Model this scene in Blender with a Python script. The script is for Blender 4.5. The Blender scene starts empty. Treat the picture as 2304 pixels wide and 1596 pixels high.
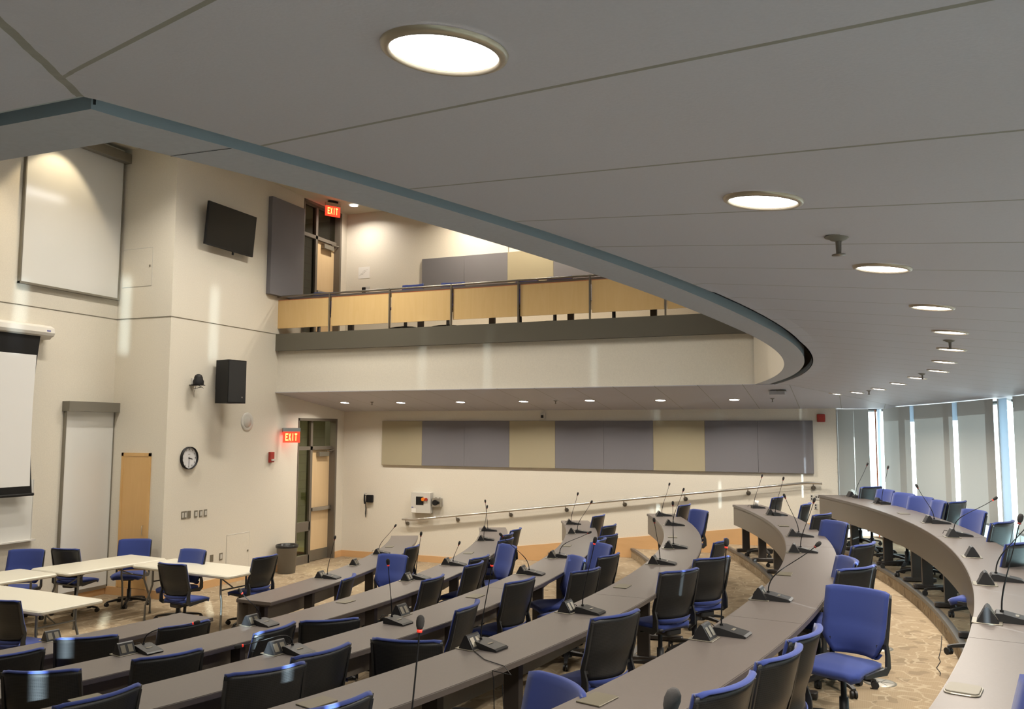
import bpy, math, random
from math import sin, cos, pi, radians, degrees, hypot, atan2, sqrt
from mathutils import Vector, Matrix
random.seed(7)
S = bpy.context.scene
COL = S.collection

# ---------------------------------------------------------------- camera, world, sun, exposure
CAMZ, FOC, PITCH, ROLL, YAW = 2.56, 1904.2, .0912, .0040, -.3855
_r0 = Vector((cos(YAW), -sin(YAW), 0)); _fh = Vector((sin(YAW), cos(YAW), 0)); _z = Vector((0, 0, 1))
_fw = cos(PITCH)*_fh + sin(PITCH)*_z; _u0 = -sin(PITCH)*_fh + cos(PITCH)*_z
_rt = cos(ROLL)*_r0 + sin(ROLL)*_u0; _up = -sin(ROLL)*_r0 + cos(ROLL)*_u0
cd = bpy.data.cameras.new('camera'); cam = bpy.data.objects.new('camera', cd); COL.objects.link(cam)
cd.sensor_width = 36; cd.lens = FOC/2304*36; cd.clip_start = .02; cd.clip_end = 300
cam.matrix_world = Matrix(((_rt.x, _up.x, -_fw.x, 0), (_rt.y, _up.y, -_fw.y, 0), (_rt.z, _up.z, -_fw.z, CAMZ), (0, 0, 0, 1)))
S.camera = cam
S.view_settings.view_transform = 'Standard'; S.view_settings.look = 'None'
S.view_settings.gamma = 1; S.view_settings.use_curve_mapping = False
S.view_settings.exposure = 0.0
S.cycles.max_bounces = 8; S.cycles.diffuse_bounces = 5; S.cycles.glossy_bounces = 3
S.cycles.transparent_max_bounces = 8; S.cycles.caustics_reflective = False; S.cycles.caustics_refractive = False
S.cycles.sample_clamp_indirect = 4.0; S.cycles.blur_glossy = 1.0
W = bpy.data.worlds.new('sky'); S.world = W; W.use_nodes = True
_bg = W.node_tree.nodes['Background']; _bg.inputs[0].default_value = (.90, .97, 1, 1); _bg.inputs[1].default_value = 5.0
sd = bpy.data.lights.new('sun', 'SUN'); sun = bpy.data.objects.new('sun', sd); COL.objects.link(sun)
sd.energy = 38; sd.angle = radians(.5); sd.color = (.85, .95, 1.0)
_el = radians(11.2); _az = radians(134.3)          # heading of the beams
sun.rotation_euler = Vector((cos(_az)*cos(_el), sin(_az)*cos(_el), -sin(_el))).to_track_quat('-Z', 'Y').to_euler()

rd0 = bpy.data.lights.new('sun_glint', 'SUN'); glint = bpy.data.objects.new('sun_glint_stand_in', rd0); COL.objects.link(glint)
rd0.energy = 6; rd0.angle = radians(.7); rd0.color = (.85, .95, 1.0); _e2 = radians(8.5)     # added upward sun, standing in for sunlight reflected outside
glint.rotation_euler = Vector((cos(_az)*cos(_e2), sin(_az)*cos(_e2), sin(_e2))).to_track_quat('-Z', 'Y').to_euler()

# ---------------------------------------------------------------- layout constants (metres)
CX, CY = -17.55, 7.88                 # centre of all the seating arcs
XF, XR, YS, YB = -9.9, -11.03, 15.10, 15.05   # front wall, recessed front wall, side wall, balcony back wall
YBAL = 12.8                           # balcony front
RW = 19.5                             # radius of the blinds
ROWS = {1: (18.29, 1.56), 2: (16.90, 1.395), 3: (15.53, 1.23), 4: (14.16, 1.065), 5: (12.78, .905), 6: (11.26, .74)}
DW = .455
FLOORZ = {1: .82, 2: .655, 3: .49, 4: .325, 5: .165, 6: 0., 7: 0.}
ORD = ['first', 'second', 'third', 'fourth', 'fifth', 'sixth', 'seventh', 'eighth', 'ninth', 'tenth', 'eleventh', 'twelfth', 'thirteenth', 'fourteenth', 'fifteenth', 'sixteenth', 'seventeenth']

def polar(R, deg, z=0): return Vector((CX+R*cos(radians(deg)), CY+R*sin(radians(deg)), z))
def sight(px, py):
    x = (px-1152)/FOC; y = (798-py)/FOC
    return (_fw + x*_rt + y*_up)
def on_z(px, py, z): d = sight(px, py); t = (z-CAMZ)/d.z; return Vector((d.x*t, d.y*t, z))
def on_x(px, py, X): d = sight(px, py); t = X/d.x; return Vector((X, d.y*t, CAMZ+d.z*t))
def on_y(px, py, Y): d = sight(px, py); t = Y/d.y; return Vector((d.x*t, Y, CAMZ+d.z*t))
def ceil_z(x, y):
    R = hypot(x-CX, y-CY)
    z = 3.144 - .125*(R-18.28)
    z = min(z, 3.26 - .126*(min(y, 15.12)-12.8), 3.26 - .125*(1.28-y))
    return min(z, 3.262)
def on_ceiling(px, py):
    z = 3.15
    for _ in range(60):
        p = on_z(px, py, z); z = .5*z + .5*ceil_z(p.x, p.y)
    return Vector((p.x, p.y, ceil_z(p.x, p.y)))

def on_soffit(px, py):
    d = sight(px, py); t = (3.26+.126*12.8-CAMZ)/(d.z+.126*d.y); return Vector((d.x*t, d.y*t, CAMZ+d.z*t))

# ---------------------------------------------------------------- mesh builder
class MB:
    def __init__(s): s.v = []; s.f = []; s.sm = []
    def add(s, vs, fs, smooth=False, M=None):
        n = len(s.v)
        s.v += [tuple(M @ Vector(p)) for p in vs] if M is not None else [tuple(p) for p in vs]
        s.f += [tuple(i+n for i in f) for f in fs]; s.sm += [smooth]*len(fs); return s
    def box(s, c, d, M=None, rz=0):
        x, y, z = d[0]/2, d[1]/2, d[2]/2
        vs = [(i*x, j*y, k*z) for k in (-1, 1) for j in (-1, 1) for i in (-1, 1)]
        T = Matrix.Translation(c) @ Matrix.Rotation(rz, 4, 'Z')
        if M is not None: T = M @ T
        return s.add(vs, [(0, 2, 3, 1), (4, 5, 7, 6), (0, 1, 5, 4), (2, 6, 7, 3), (0, 4, 6, 2), (1, 3, 7, 5)], False, T)
    def bb(s, lo, hi): return s.box([(a+b)/2 for a, b in zip(lo, hi)], [abs(b-a) for a, b in zip(lo, hi)])
    def rbox(s, c, d, r=.01, M=None, rz=0, n=3):
        """box with rounded vertical corners and a small chamfer on top and bottom"""
        x, y, z = d[0]/2, d[1]/2, d[2]/2; r = min(r, x*.95, y*.95); ch = min(r*.35, z*.6)
        def ring(off, zz):
            o = []
            for cx_, cy_, a0 in ((x-r, y-r, 0), (-x+r, y-r, 90), (-x+r, -y+r, 180), (x-r, -y+r, 270)):
                for i in range(n+1):
                    a = radians(a0+90*i/n); o.append((cx_+(r-off)*cos(a), cy_+(r-off)*sin(a), zz))
            return o
        rings = [ring(ch, -z), ring(0, -z+ch), ring(0, z-ch), ring(ch, z)]; m = len(rings[0])
        vs = sum(rings, []); fs = []
        for k in range(3):
            for i in range(m): fs.append((k*m+i, k*m+(i+1) % m, (k+1)*m+(i+1) % m, (k+1)*m+i))
        fs.append(tuple(reversed(range(m)))); fs.append(tuple(range(3*m, 4*m)))
        T = Matrix.Translation(c) @ Matrix.Rotation(rz, 4, 'Z')
        if M is not None: T = M @ T
        return s.add(vs, fs, False, T)
    def tube(s, pts, r, n=8, cap=True, M=None):
        pts = [Vector(p) for p in pts]; rs = r if isinstance(r, (list, tuple)) else [r]*len(pts)
        vs = []; up = None
        for i, p in enumerate(pts):
            t = (pts[min(i+1, len(pts)-1)] - pts[max(i-1, 0)]).normalized()
            if up is None: up = Vector((0, 0, 1)) if abs(t.z) < .9 else Vector((1, 0, 0))
            a = t.cross(up).normalized(); up = a.cross(t).normalized()
            for k in range(n):
                q = 2*pi*k/n; vs.append(p + rs[i]*(cos(q)*a + sin(q)*up))
        fs = []
        for i in range(len(pts)-1):
            for k in range(n): fs.append((i*n+k, i*n+(k+1) % n, (i+1)*n+(k+1) % n, (i+1)*n+k))
        s.add(vs, fs, True, M)
        if cap:
            b = len(pts)-1
            s.add(vs[:n], [tuple(reversed(range(n)))], False, M); s.add(vs[b*n:], [tuple(range(n))], False, M)
        return s
    def lathe(s, prof, n=24, M=None, smooth=True):
        vs = []; fs = []
        for r, z in prof:
            for k in range(n): vs.append((r*cos(2*pi*k/n), r*sin(2*pi*k/n), z))
        for i in range(len(prof)-1):
            for k in range(n): fs.append((i*n+k, i*n+(k+1) % n, (i+1)*n+(k+1) % n, (i+1)*n+k))
        return s.add(vs, fs, smooth, M)
    def disc(s, c, r, n=32, M=None):
        T = Matrix.Translation(c)
        if M is not None: T = M @ T
        return s.add([(r*cos(2*pi*k/n), r*sin(2*pi*k/n), 0) for k in range(n)], [tuple(range(n))], False, T)
    def prism(s, poly, z0, z1, M=None):
        n = len(poly)
        vs = [(x, y, z0) for x, y in poly]+[(x, y, z1) for x, y in poly]
        fs = [tuple(reversed(range(n))), tuple(range(n, 2*n))]+[(i, (i+1) % n, n+(i+1) % n, n+i) for i in range(n)]
        return s.add(vs, fs, False, M)
    def slab(s, R0, R1, z0, z1, a0, a1, step=.5):
        """curved slab about the seating centre"""
        n = max(1, int(round(abs(a1-a0)/step))); vs = []; fs = []
        for i in range(n+1):
            a = a0+(a1-a0)*i/n
            for R, z in ((R0, z0), (R1, z0), (R1, z1), (R0, z1)): vs.append(tuple(polar(R, a, z)))
        for i in range(n):
            for k in range(4): fs.append((i*4+k, i*4+(k+1) % 4, (i+1)*4+(k+1) % 4, (i+1)*4+k))
        fs += [(3, 2, 1, 0), (n*4, n*4+1, n*4+2, n*4+3)]
        return s.add(vs, fs)
    def sheet(s, G, off, smooth=True):
        """closed thick sheet from a grid of points G[i][j], thickened by vector function off"""
        I, J = len(G), len(G[0]); vs = [p for row in G for p in row]
        back = [tuple(Vector(G[i][j]) + off(i, j)) for i in range(I) for j in range(J)]
        fs = []; N = I*J
        for i in range(I-1):
            for j in range(J-1):
                a, b, c, d = i*J+j, i*J+j+1, (i+1)*J+j+1, (i+1)*J+j
                fs.append((a, b, c, d)); fs.append((N+d, N+c, N+b, N+a))
        for j in range(J-1):
            fs.append((j+1, j, N+j, N+j+1)); a = (I-1)*J+j; fs.append((a, a+1, N+a+1, N+a))
        for i in range(I-1):
            a, b = i*J, (i+1)*J; fs.append((a, b, N+b, N+a)); a, b = i*J+J-1, (i+1)*J+J-1; fs.append((b, a, N+a, N+b))
        return s.add(vs+back, fs, smooth)
    def mesh(s, name, mats):
        me = bpy.data.meshes.new(name); me.from_pydata(s.v, [], s.f); me.update()
        for p, q in zip(me.polygons, s.sm): p.use_smooth = q
        for m in (mats if isinstance(mats, (list, tuple)) else [mats]): me.materials.append(m)
        return me

def obj(name, mb, mat, parent=None, bevel=0):
    me = mb.mesh(name, mat); o = bpy.data.objects.new(name, me); COL.objects.link(o)
    if parent is not None: o.parent = parent
    if bevel:
        b = o.modifiers.new('bevel', 'BEVEL'); b.width = bevel; b.segments = 2; b.limit_method = 'ANGLE'
    return o
def tag(o, label, cat, group=None):
    o['label'] = label; o['category'] = cat
    if group: o['group'] = group
    return o
def thing(name, label, cat, loc=(0, 0, 0), rz=0, group=None):
    o = bpy.data.objects.new(name, None); COL.objects.link(o); o.location = loc; o.rotation_euler = (0, 0, rz)
    o.empty_display_size = .1
    return tag(o, label, cat, group)
def struct(name, mb, mat, parent=None):
    o = obj(name, mb, mat, parent)
    if parent is None: o['kind'] = 'structure'
    return o
def copy_tree(o, parent=None):
    c = o.copy(); COL.objects.link(c)
    if parent is not None: c.parent = parent
    for ch in KIDS.get(o.name, [x for x in o.children]): copy_tree(ch, c)
    return c
KIDS = {}

# ---------------------------------------------------------------- materials
def mat(name, col, rough=.5, metal=0, spec=.5, bump=None, emit=0, ecol=None, coat=0):
    m = bpy.data.materials.new(name); m.use_nodes = True; nt = m.node_tree; b = nt.nodes['Principled BSDF']
    b.inputs['Base Color'].default_value = (*col, 1); b.inputs['Roughness'].default_value = rough
    b.inputs['Metallic'].default_value = metal; b.inputs['Specular IOR Level'].default_value = spec
    if coat: b.inputs['Coat Weight'].default_value = coat; b.inputs['Coat Roughness'].default_value = .12
    if emit:
        b.inputs['Emission Color'].default_value = (*(ecol or col), 1); b.inputs['Emission Strength'].default_value = emit
    if bump:
        sc, st, dst = bump
        n = nt.nodes.new('ShaderNodeTexNoise'); n.inputs['Scale'].default_value = sc; n.inputs['Detail'].default_value = 3
        t = nt.nodes.new('ShaderNodeTexCoord'); nt.links.new(t.outputs['Object'], n.inputs['Vector'])
        bp = nt.nodes.new('ShaderNodeBump'); bp.inputs['Strength'].default_value = st; bp.inputs['Distance'].default_value = dst
        nt.links.new(n.outputs['Fac'], bp.inputs['Height']); nt.links.new(bp.outputs[0], b.inputs['Normal'])
        mx = nt.nodes.new('ShaderNodeMix'); mx.data_type = 'RGBA'; mx.inputs[6].default_value = (*[c*.9 for c in col], 1); mx.inputs[7].default_value = (*[min(1, c*1.08) for c in col], 1)
        nt.links.new(n.outputs['Fac'], mx.inputs[0]); nt.links.new(mx.outputs[2], b.inputs['Base Color'])
    return m
class NT:
    """tiny node helper"""
    def __init__(s, m): s.nt = m.node_tree; s.b = s.nt.nodes['Principled BSDF']
    def n(s, t, **k):
        x = s.nt.nodes.new(t)
        for a, v in k.items(): setattr(x, a, v)
        return x
    def put(s, i, v):
        if isinstance(v, bpy.types.NodeSocket): s.nt.links.new(v, i)
        else: i.default_value = v
    def m(s, op, a, b=None, c=None):
        x = s.n('ShaderNodeMath', operation=op); s.put(x.inputs[0], a)
        if b is not None: s.put(x.inputs[1], b)
        if c is not None: s.put(x.inputs[2], c)
        return x.outputs[0]
    def mix(s, f, a, b):
        x = s.n('ShaderNodeMix', data_type='RGBA'); s.put(x.inputs[0], f); s.put(x.inputs[6], a); s.put(x.inputs[7], b); return x.outputs[2]
    def pos(s):
        g = s.n('ShaderNodeNewGeometry'); x = s.n('ShaderNodeSeparateXYZ'); s.nt.links.new(g.outputs['Position'], x.inputs[0]); return g, x.outputs
    def noise(s, vec, sc, det=3, dist=0):
        x = s.n('ShaderNodeTexNoise'); s.put(x.inputs['Vector'], vec); x.inputs['Scale'].default_value = sc; x.inputs['Detail'].default_value = det; x.inputs['Distortion'].default_value = dist; return x.outputs['Fac']

def ceiling_mat():
    m = mat('ceiling_panels', (.6, .58, .585), .55, spec=.35); q = NT(m); g, P = q.pos()
    dx = q.m('SUBTRACT', P[0], CX); dy = q.m('SUBTRACT', P[1], CY)
    R = q.m('SQRT', q.m('ADD', q.m('MULTIPLY', dx, dx), q.m('MULTIPLY', dy, dy)))
    th = q.m('MULTIPLY', q.m('ARCTAN2', dy, dx), 180/pi)
    t = q.m('FRACT', q.m('DIVIDE', q.m('ADD', th, 17.8+162), 1.62))
    d1 = q.m('MULTIPLY', q.m('MINIMUM', t, q.m('SUBTRACT', 1, t)), .50)      # metres from a radial joint
    fx = q.m('FRACT', q.m('DIVIDE', q.m('ADD', P[0], 50), .655)); d2 = q.m('MULTIPLY', q.m('MINIMUM', fx, q.m('SUBTRACT', 1, fx)), .655)
    far = q.m('SUBTRACT', q.m('SUBTRACT', P[1], 12.8), q.m('SUBTRACT', R, 17.35))
    near = q.m('SUBTRACT', q.m('SUBTRACT', 1.28, P[1]), q.m('SUBTRACT', R, 17.35))
    isf = q.m('GREATER_THAN', far, 0); isn = q.m('GREATER_THAN', near, 0)
    side = isf; d1 = q.m('ADD', d1, isn)
    d = q.m('ADD', q.m('MULTIPLY', d2, side), q.m('MULTIPLY', d1, q.m('SUBTRACT', 1, side)))
    d = q.m('MINIMUM', d, q.m('MINIMUM', q.m('MULTIPLY', q.m('ABSOLUTE', far), .7), q.m('MULTIPLY', q.m('ABSOLUTE', near), .45)))
    ln = q.m('LESS_THAN', d, .0048)
    nz = q.noise(g.outputs['Position'], 180, 2)
    c = q.mix(nz, (.435, .427, .465, 1), (.485, .475, .515, 1)); c = q.mix(ln, c, (.24, .235, .20, 1))
    q.put(q.b.inputs['Base Color'], c)
    bp = q.n('ShaderNodeBump'); bp.inputs['Strength'].default_value = .15; bp.inputs['Distance'].default_value = .002
    q.put(bp.inputs['Height'], nz); q.put(q.b.inputs['Normal'], bp.outputs[0]); return m
def carpet_mat():
    m = mat('patterned_carpet', (.3, .25, .17), .95, spec=.1); q = NT(m); g, P = q.pos(); v = g.outputs['Position']
    w = q.n('ShaderNodeTexVoronoi'); w.feature = 'F1'; w.inputs['Scale'].default_value = 3.6; w.inputs['Randomness'].default_value = .8
    mp = q.n('ShaderNodeVectorMath', operation='ADD'); q.put(mp.inputs[0], v)
    ns = q.n('ShaderNodeTexNoise'); ns.inputs['Scale'].default_value = 4.5; ns.inputs['Detail'].default_value = 1; q.put(ns.inputs['Vector'], v)
    sb = q.n('ShaderNodeVectorMath', operation='SCALE'); q.put(sb.inputs[0], ns.outputs['Color']); sb.inputs['Scale'].default_value = .55
    q.put(mp.inputs[1], sb.outputs[0]); q.put(w.inputs['Vector'], mp.outputs[0])
    w2 = q.n('ShaderNodeTexVoronoi'); w2.feature = 'DISTANCE_TO_EDGE'; w2.inputs['Scale'].default_value = 3.1; q.put(w2.inputs['Vector'], mp.outputs[0])
    leaf = q.m('LESS_THAN', w.outputs['Distance'], .32); line = q.m('LESS_THAN', w2.outputs['Distance'], .035)
    wv = q.n('ShaderNodeTexWave'); wv.inputs['Scale'].default_value = 26; wv.inputs['Distortion'].default_value = 1.5; q.put(wv.inputs['Vector'], v)
    fine = q.noise(v, 300, 2)
    c = q.mix(q.m('MULTIPLY', leaf, .8), (.345, .265, .175, 1), (.235, .18, .12, 1))
    c = q.mix(q.m('MULTIPLY', wv.outputs['Fac'], .28), c, (.24, .18, .11, 1))
    c = q.mix(q.m('MULTIPLY', line, .7), c, (.45, .37, .26, 1)); c = q.mix(q.m('MULTIPLY', fine, .25), c, (.14, .11, .08, 1))
    q.put(q.b.inputs['Base Color'], c)
    bp = q.n('ShaderNodeBump'); bp.inputs['Strength'].default_value = .4; bp.inputs['Distance'].default_value = .004
    q.put(bp.inputs['Height'], fine); q.put(q.b.inputs['Normal'], bp.outputs[0]); return m
def wood_mat(name, c0, c1, sc=14, vert=True, rough=.35):
    m = mat(name, c0, rough); q = NT(m); t = q.n('ShaderNodeTexCoord'); mp = q.n('ShaderNodeMapping')
    q.put(mp.inputs[0], t.outputs['Object']); mp.inputs['Scale'].default_value = (sc, sc, .8) if vert else (.8, .8, sc)
    a = q.noise(mp.outputs[0], 1.3, 5, 1.2); q.put(q.b.inputs['Base Color'], q.mix(a, (*c0, 1), (*c1, 1))); return m
def perf_mat():
    """dark back shell, moulded with rows of small slots"""
    m = mat('perforated_shell', (.014, .015, .018), .38, spec=.4); q = NT(m); t = q.n('ShaderNodeTexCoord'); x = q.n('ShaderNodeSeparateXYZ'); q.put(x.inputs[0], t.outputs['Object'])
    a = q.m('ABSOLUTE', q.m('SINE', q.m('MULTIPLY', x.outputs[2], 330))); b = q.m('ABSOLUTE', q.m('SINE', q.m('MULTIPLY', x.outputs[1], 260)))
    d = q.m('MULTIPLY', q.m('LESS_THAN', a, .5), q.m('GREATER_THAN', b, .35))
    q.put(q.b.inputs['Base Color'], q.mix(q.m('MULTIPLY', d, .8), (.026, .027, .029, 1), (.006, .007, .008, 1)))
    return m
M = {}
M['wall'] = mat('cream_wall', (.72, .675, .585), .45, spec=.35, bump=(60, .05, .001))
M['ceil'] = ceiling_mat()
M['hiceil'] = mat('upper_ceiling', (.62, .58, .48), .6)
M['ring'] = mat('ring_soffit', (.43, .43, .45), .55, bump=(60, .05, .001))
M['slot'] = mat('ring_edge_blue_grey', (.30, .34, .36), .4)
M['plenum'] = mat('void_shade_joint_black', (.02, .02, .02), .9)  # near-black puts the void's darkness into paint; ring joints share it
M['carpet'] = carpet_mat()
M['nose'] = mat('step_nosing', (.10, .095, .09), .4)
M['base'] = wood_mat('baseboard_wood', (.60, .36, .17), (.70, .44, .22), 5, False)
M['maple'] = wood_mat('maple_panel', (.66, .44, .18), (.74, .52, .25), 9)
M['cabwood'] = wood_mat('cabinet_wood', (.62, .37, .14), (.72, .46, .20), 10)
M['doorwood'] = wood_mat('door_wood', (.68, .49, .27), (.76, .57, .34), 8)
M['desk'] = mat('desk_laminate', (.112, .095, .088), .42, spec=.45, bump=(90, .03, .0005))
M['deskedge'] = mat('desk_edge', (.10, .085, .078), .35)
M['deskpanel'] = mat('desk_laminate_warm_lit', (.17, .147, .122), .5, bump=(90, .03, .0005))  # same laminate as the tops, lightened to carry warm light on it
M['black'] = mat('black_metal', (.010, .010, .011), .5, spec=.25)
M['post'] = mat('desk_post', (.045, .037, .034), .45)
M['plastic'] = mat('black_plastic', (.018, .018, .02), .45)
M['rubber'] = mat('caster_black', (.012, .012, .013), .5)
M['fabric'] = mat('blue_fabric', (.036, .056, .215), .85, spec=.15, bump=(350, .25, .001))
M['fabric'].node_tree.nodes['Principled BSDF'].inputs['Sheen Weight'].default_value = .18
M['shell'] = perf_mat()
M['frame'] = mat('chair_frame', (.022, .023, .025), .42)
M['steel'] = mat('brushed_steel', (.55, .53, .50), .28, 1)
M['chrome'] = mat('chrome', (.7, .7, .7), .12, 1)
M['rail'] = mat('guardrail_metal', (.22, .20, .17), .35, .8)
M['fascia'] = mat('fascia_paint', (.105, .095, .072), .45)
M['doorframe'] = mat('door_frame_paint', (.14, .12, .095), .4)
M['glass_dark'] = mat('dark_glass', (.03, .034, .03), .08, spec=.6)
M['corr'] = mat('block_wall', (.30, .29, .17), .7)
M['white'] = mat('white_enamel', (.72, .72, .70), .12, spec=.6, coat=.6)
M['alu'] = mat('board_aluminium', (.28, .26, .22), .35, .6)
M['matte_white'] = mat('screen_white', (.74, .74, .74), .8)
M['casewhite'] = mat('screen_case', (.62, .60, .56), .35)
M['plate'] = mat('wall_plate', (.56, .54, .50), .4)
M['plate_dark'] = mat('steel_plate', (.23, .21, .17), .35, .5)
M['acgrey'] = mat('grey_acoustic_fabric', (.185, .18, .195), .9, spec=.1, bump=(260, .2, .001))
M['actan'] = mat('tan_acoustic_fabric', (.37, .325, .225), .9, spec=.1, bump=(260, .2, .001))
M['tabletop'] = mat('folding_table_top', (.60, .57, .48), .35)
M['tableleg'] = mat('folding_table_leg', (.20, .20, .19), .35, .6)
M['bin'] = mat('bin_plastic', (.24, .235, .225), .5)
M['bag'] = mat('bin_liner', (.015, .015, .015), .3)
M['red'] = mat('red_plastic', (.34, .03, .02), .4)
M['exit'] = mat('exit_red', (.9, .04, .02), .4, emit=2.2, ecol=(1, .035, .015))
M['exitletter'] = mat('exit_letter', (1, .5, .1), .4, emit=3.5, ecol=(1, .42, .10))
M['led'] = mat('red_light_ring', (.8, .05, .03), .4, emit=.45, ecol=(1, .05, .03))
M['ledoff'] = mat('red_light_ring_off', (.25, .02, .015), .4)
M['foam'] = mat('foam_black', (.03, .028, .028), .95, bump=(500, .5, .001))
M['lamp'] = mat('lamp_lens', (1, 1, 1), .4, emit=14, ecol=(1, .99, .99))
M['trimring'] = mat('lamp_trim', (.42, .36, .27), .3, .5)
M['blind'] = None
M['mullion'] = mat('window_frame', (.30, .31, .30), .4, .4)
M['sill'] = mat('window_sill', (.75, .76, .74), .4)
M['wood_dark'] = mat('orange_edge', (.5, .16, .06), .5)
M['tv'] = mat('tv_screen', (.006, .006, .006), .35, spec=.2)
M['paper'] = mat('paper', (.78, .76, .72), .7)
M['clockface'] = mat('clock_face', (.74, .74, .76), .4)
M['hatch'] = mat('hatch_cover', (.13, .115, .08), .4, .3)
M['silver'] = mat('silver_cover', (.19, .175, .145), .6, 0, spec=.3)
M['amber'] = mat('amber_knob', (.8, .22, .02), .3)
def blind_mat():
    m = bpy.data.materials.new('roller_blind_fabric'); m.use_nodes = True; nt = m.node_tree; nt.nodes.clear()
    o = nt.nodes.new('ShaderNodeOutputMaterial'); d = nt.nodes.new('ShaderNodeBsdfDiffuse'); t = nt.nodes.new('ShaderNodeBsdfTranslucent'); x = nt.nodes.new('ShaderNodeMixShader')
    d.inputs[0].default_value = (.36, .352, .328, 1); t.inputs[0].default_value = (.30, .292, .272, 1); x.inputs[0].default_value = .09
    nt.links.new(d.outputs[0], x.inputs[1]); nt.links.new(t.outputs[0], x.inputs[2]); nt.links.new(x.outputs[0], o.inputs[0]); return m
M['blind'] = blind_mat()
def glass_mat():
    m = bpy.data.materials.new('window_glass'); m.use_nodes = True; nt = m.node_tree; nt.nodes.clear()
    o = nt.nodes.new('ShaderNodeOutputMaterial'); d = nt.nodes.new('ShaderNodeBsdfTransparent'); t = nt.nodes.new('ShaderNodeBsdfGlossy'); x = nt.nodes.new('ShaderNodeMixShader')
    d.inputs[0].default_value = (.86, .95, .95, 1); t.inputs[1].default_value = .05; x.inputs[0].default_value = .06
    nt.links.new(d.outputs[0], x.inputs[1]); nt.links.new(t.outputs[0], x.inputs[2]); nt.links.new(x.outputs[0], o.inputs[0]); return m
M['glass'] = glass_mat()
_p = M['blind'].copy(); _p.name = 'added_diffusing_film'; M['diffuser'] = _p  # film added over the low panes to stop direct sun
for _k in _p.node_tree.nodes:
    if _k.type == 'BSDF_TRANSLUCENT': _k.inputs[0].default_value = (.50, .66, .68, 1)
    if _k.type == 'BSDF_DIFFUSE': _k.inputs[0].default_value = (.6, .65, .65, 1)
    if _k.type == 'MIX_SHADER': _k.inputs[0].default_value = .45
_p = M['blind'].copy(); _p.name = 'daylit_blue_film'; M['pale'] = _p  # added film; its pale blue stands for daylight on the column reveals
for _k in _p.node_tree.nodes:
    if _k.type == 'BSDF_TRANSLUCENT': _k.inputs[0].default_value = (.45, .62, .8, 1)
    if _k.type == 'MIX_SHADER': _k.inputs[0].default_value = .3

# positions in metres: (row, x, y, ...)
CHAIRS = [
(1,0.22,14.31,139,"B"), (1,0.41,13.63,-153,"F"), (1,0.62,12.92,-149,"F"), (1,0.79,12.32,-146,"F"), (1,0.95,11.66,-167,"F"), (1,1.15,11.68,151,"B"), 
(1,1.19,10.42,-158,"F"), (1,1.29,9.21,150,"F"), (2,-1.12,13.83,166,"B"), (2,-0.65,12.71,171,"B"), (2,-0.38,11.18,156,"B"), (2,-0.22,10.29,-143,"F"), 
(2,0.07,8.34,157,"B"), (2,0.01,6.87,146,"B"), (2,-0.06,7.30,-163,"F"), (2,0.00,6.25,-117,"F"), (2,-0.23,4.57,166,"B"), (2,-0.31,4.10,162,"B"), 
(2,-0.47,3.53,159,"B"), (3,-2.55,13.78,169,"B"), (3,-2.17,12.89,-137,"F"), (3,-1.35,9.42,174,"B"), (3,-1.24,8.09,145,"B"), (3,-1.38,7.25,148,"B"), 
(3,-1.42,5.37,155,"B"), (3,-1.29,3.85,-129,"F"), (3,-2.09,3.15,157,"B"), (4,-3.80,13.18,174,"B"), (4,-3.26,11.85,172,"B"), (4,-2.96,10.71,165,"B"), 
(4,-2.94,10.25,179,"F"), (4,-2.80,9.84,-132,"F"), (4,-2.48,9.02,167,"B"), (4,-2.74,8.70,-142,"F"), (4,-2.42,7.97,160,"B"), (4,-2.79,7.20,168,"B"), 
(4,-2.76,6.03,-175,"B"), (4,-2.69,4.84,103,"B"), (4,-3.00,4.45,167,"B"), (4,-3.06,3.98,149,"B"), (4,-3.52,3.28,170,"B"), (5,-4.71,11.56,-177,"B"), 
(5,-4.83,12.20,-176,"B"), (5,-4.50,11.01,177,"B"), (5,-4.23,10.41,-129,"F"), (5,-4.15,9.34,176,"F"), (5,-4.00,8.86,179,"B"), (5,-4.00,7.86,-180,"B"), 
(5,-3.87,5.77,130,"B"), (5,-4.08,5.42,178,"B"), (5,-4.25,4.49,153,"B"), (5,-4.70,3.87,118,"B"), (6,-5.73,5.13,130,"B"), (6,-5.81,4.56,159,"B"), 
(6,-5.33,5.81,161,"B"), (6,-5.36,8.41,-163,"B"), (6,-5.77,10.09,-93,"F"), (6,-5.93,10.95,-175,"B"), (7,-10.64,8.50,-60,"F"), (7,-10.26,8.73,97,"B"), 
(7,-10.17,9.94,-58,"F"), (7,-8.54,9.42,-93,"F"), (7,-7.93,8.29,87,"B"), (7,-7.23,9.31,177,"B"), (7,-7.76,5.90,92,"B"), ]
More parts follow.
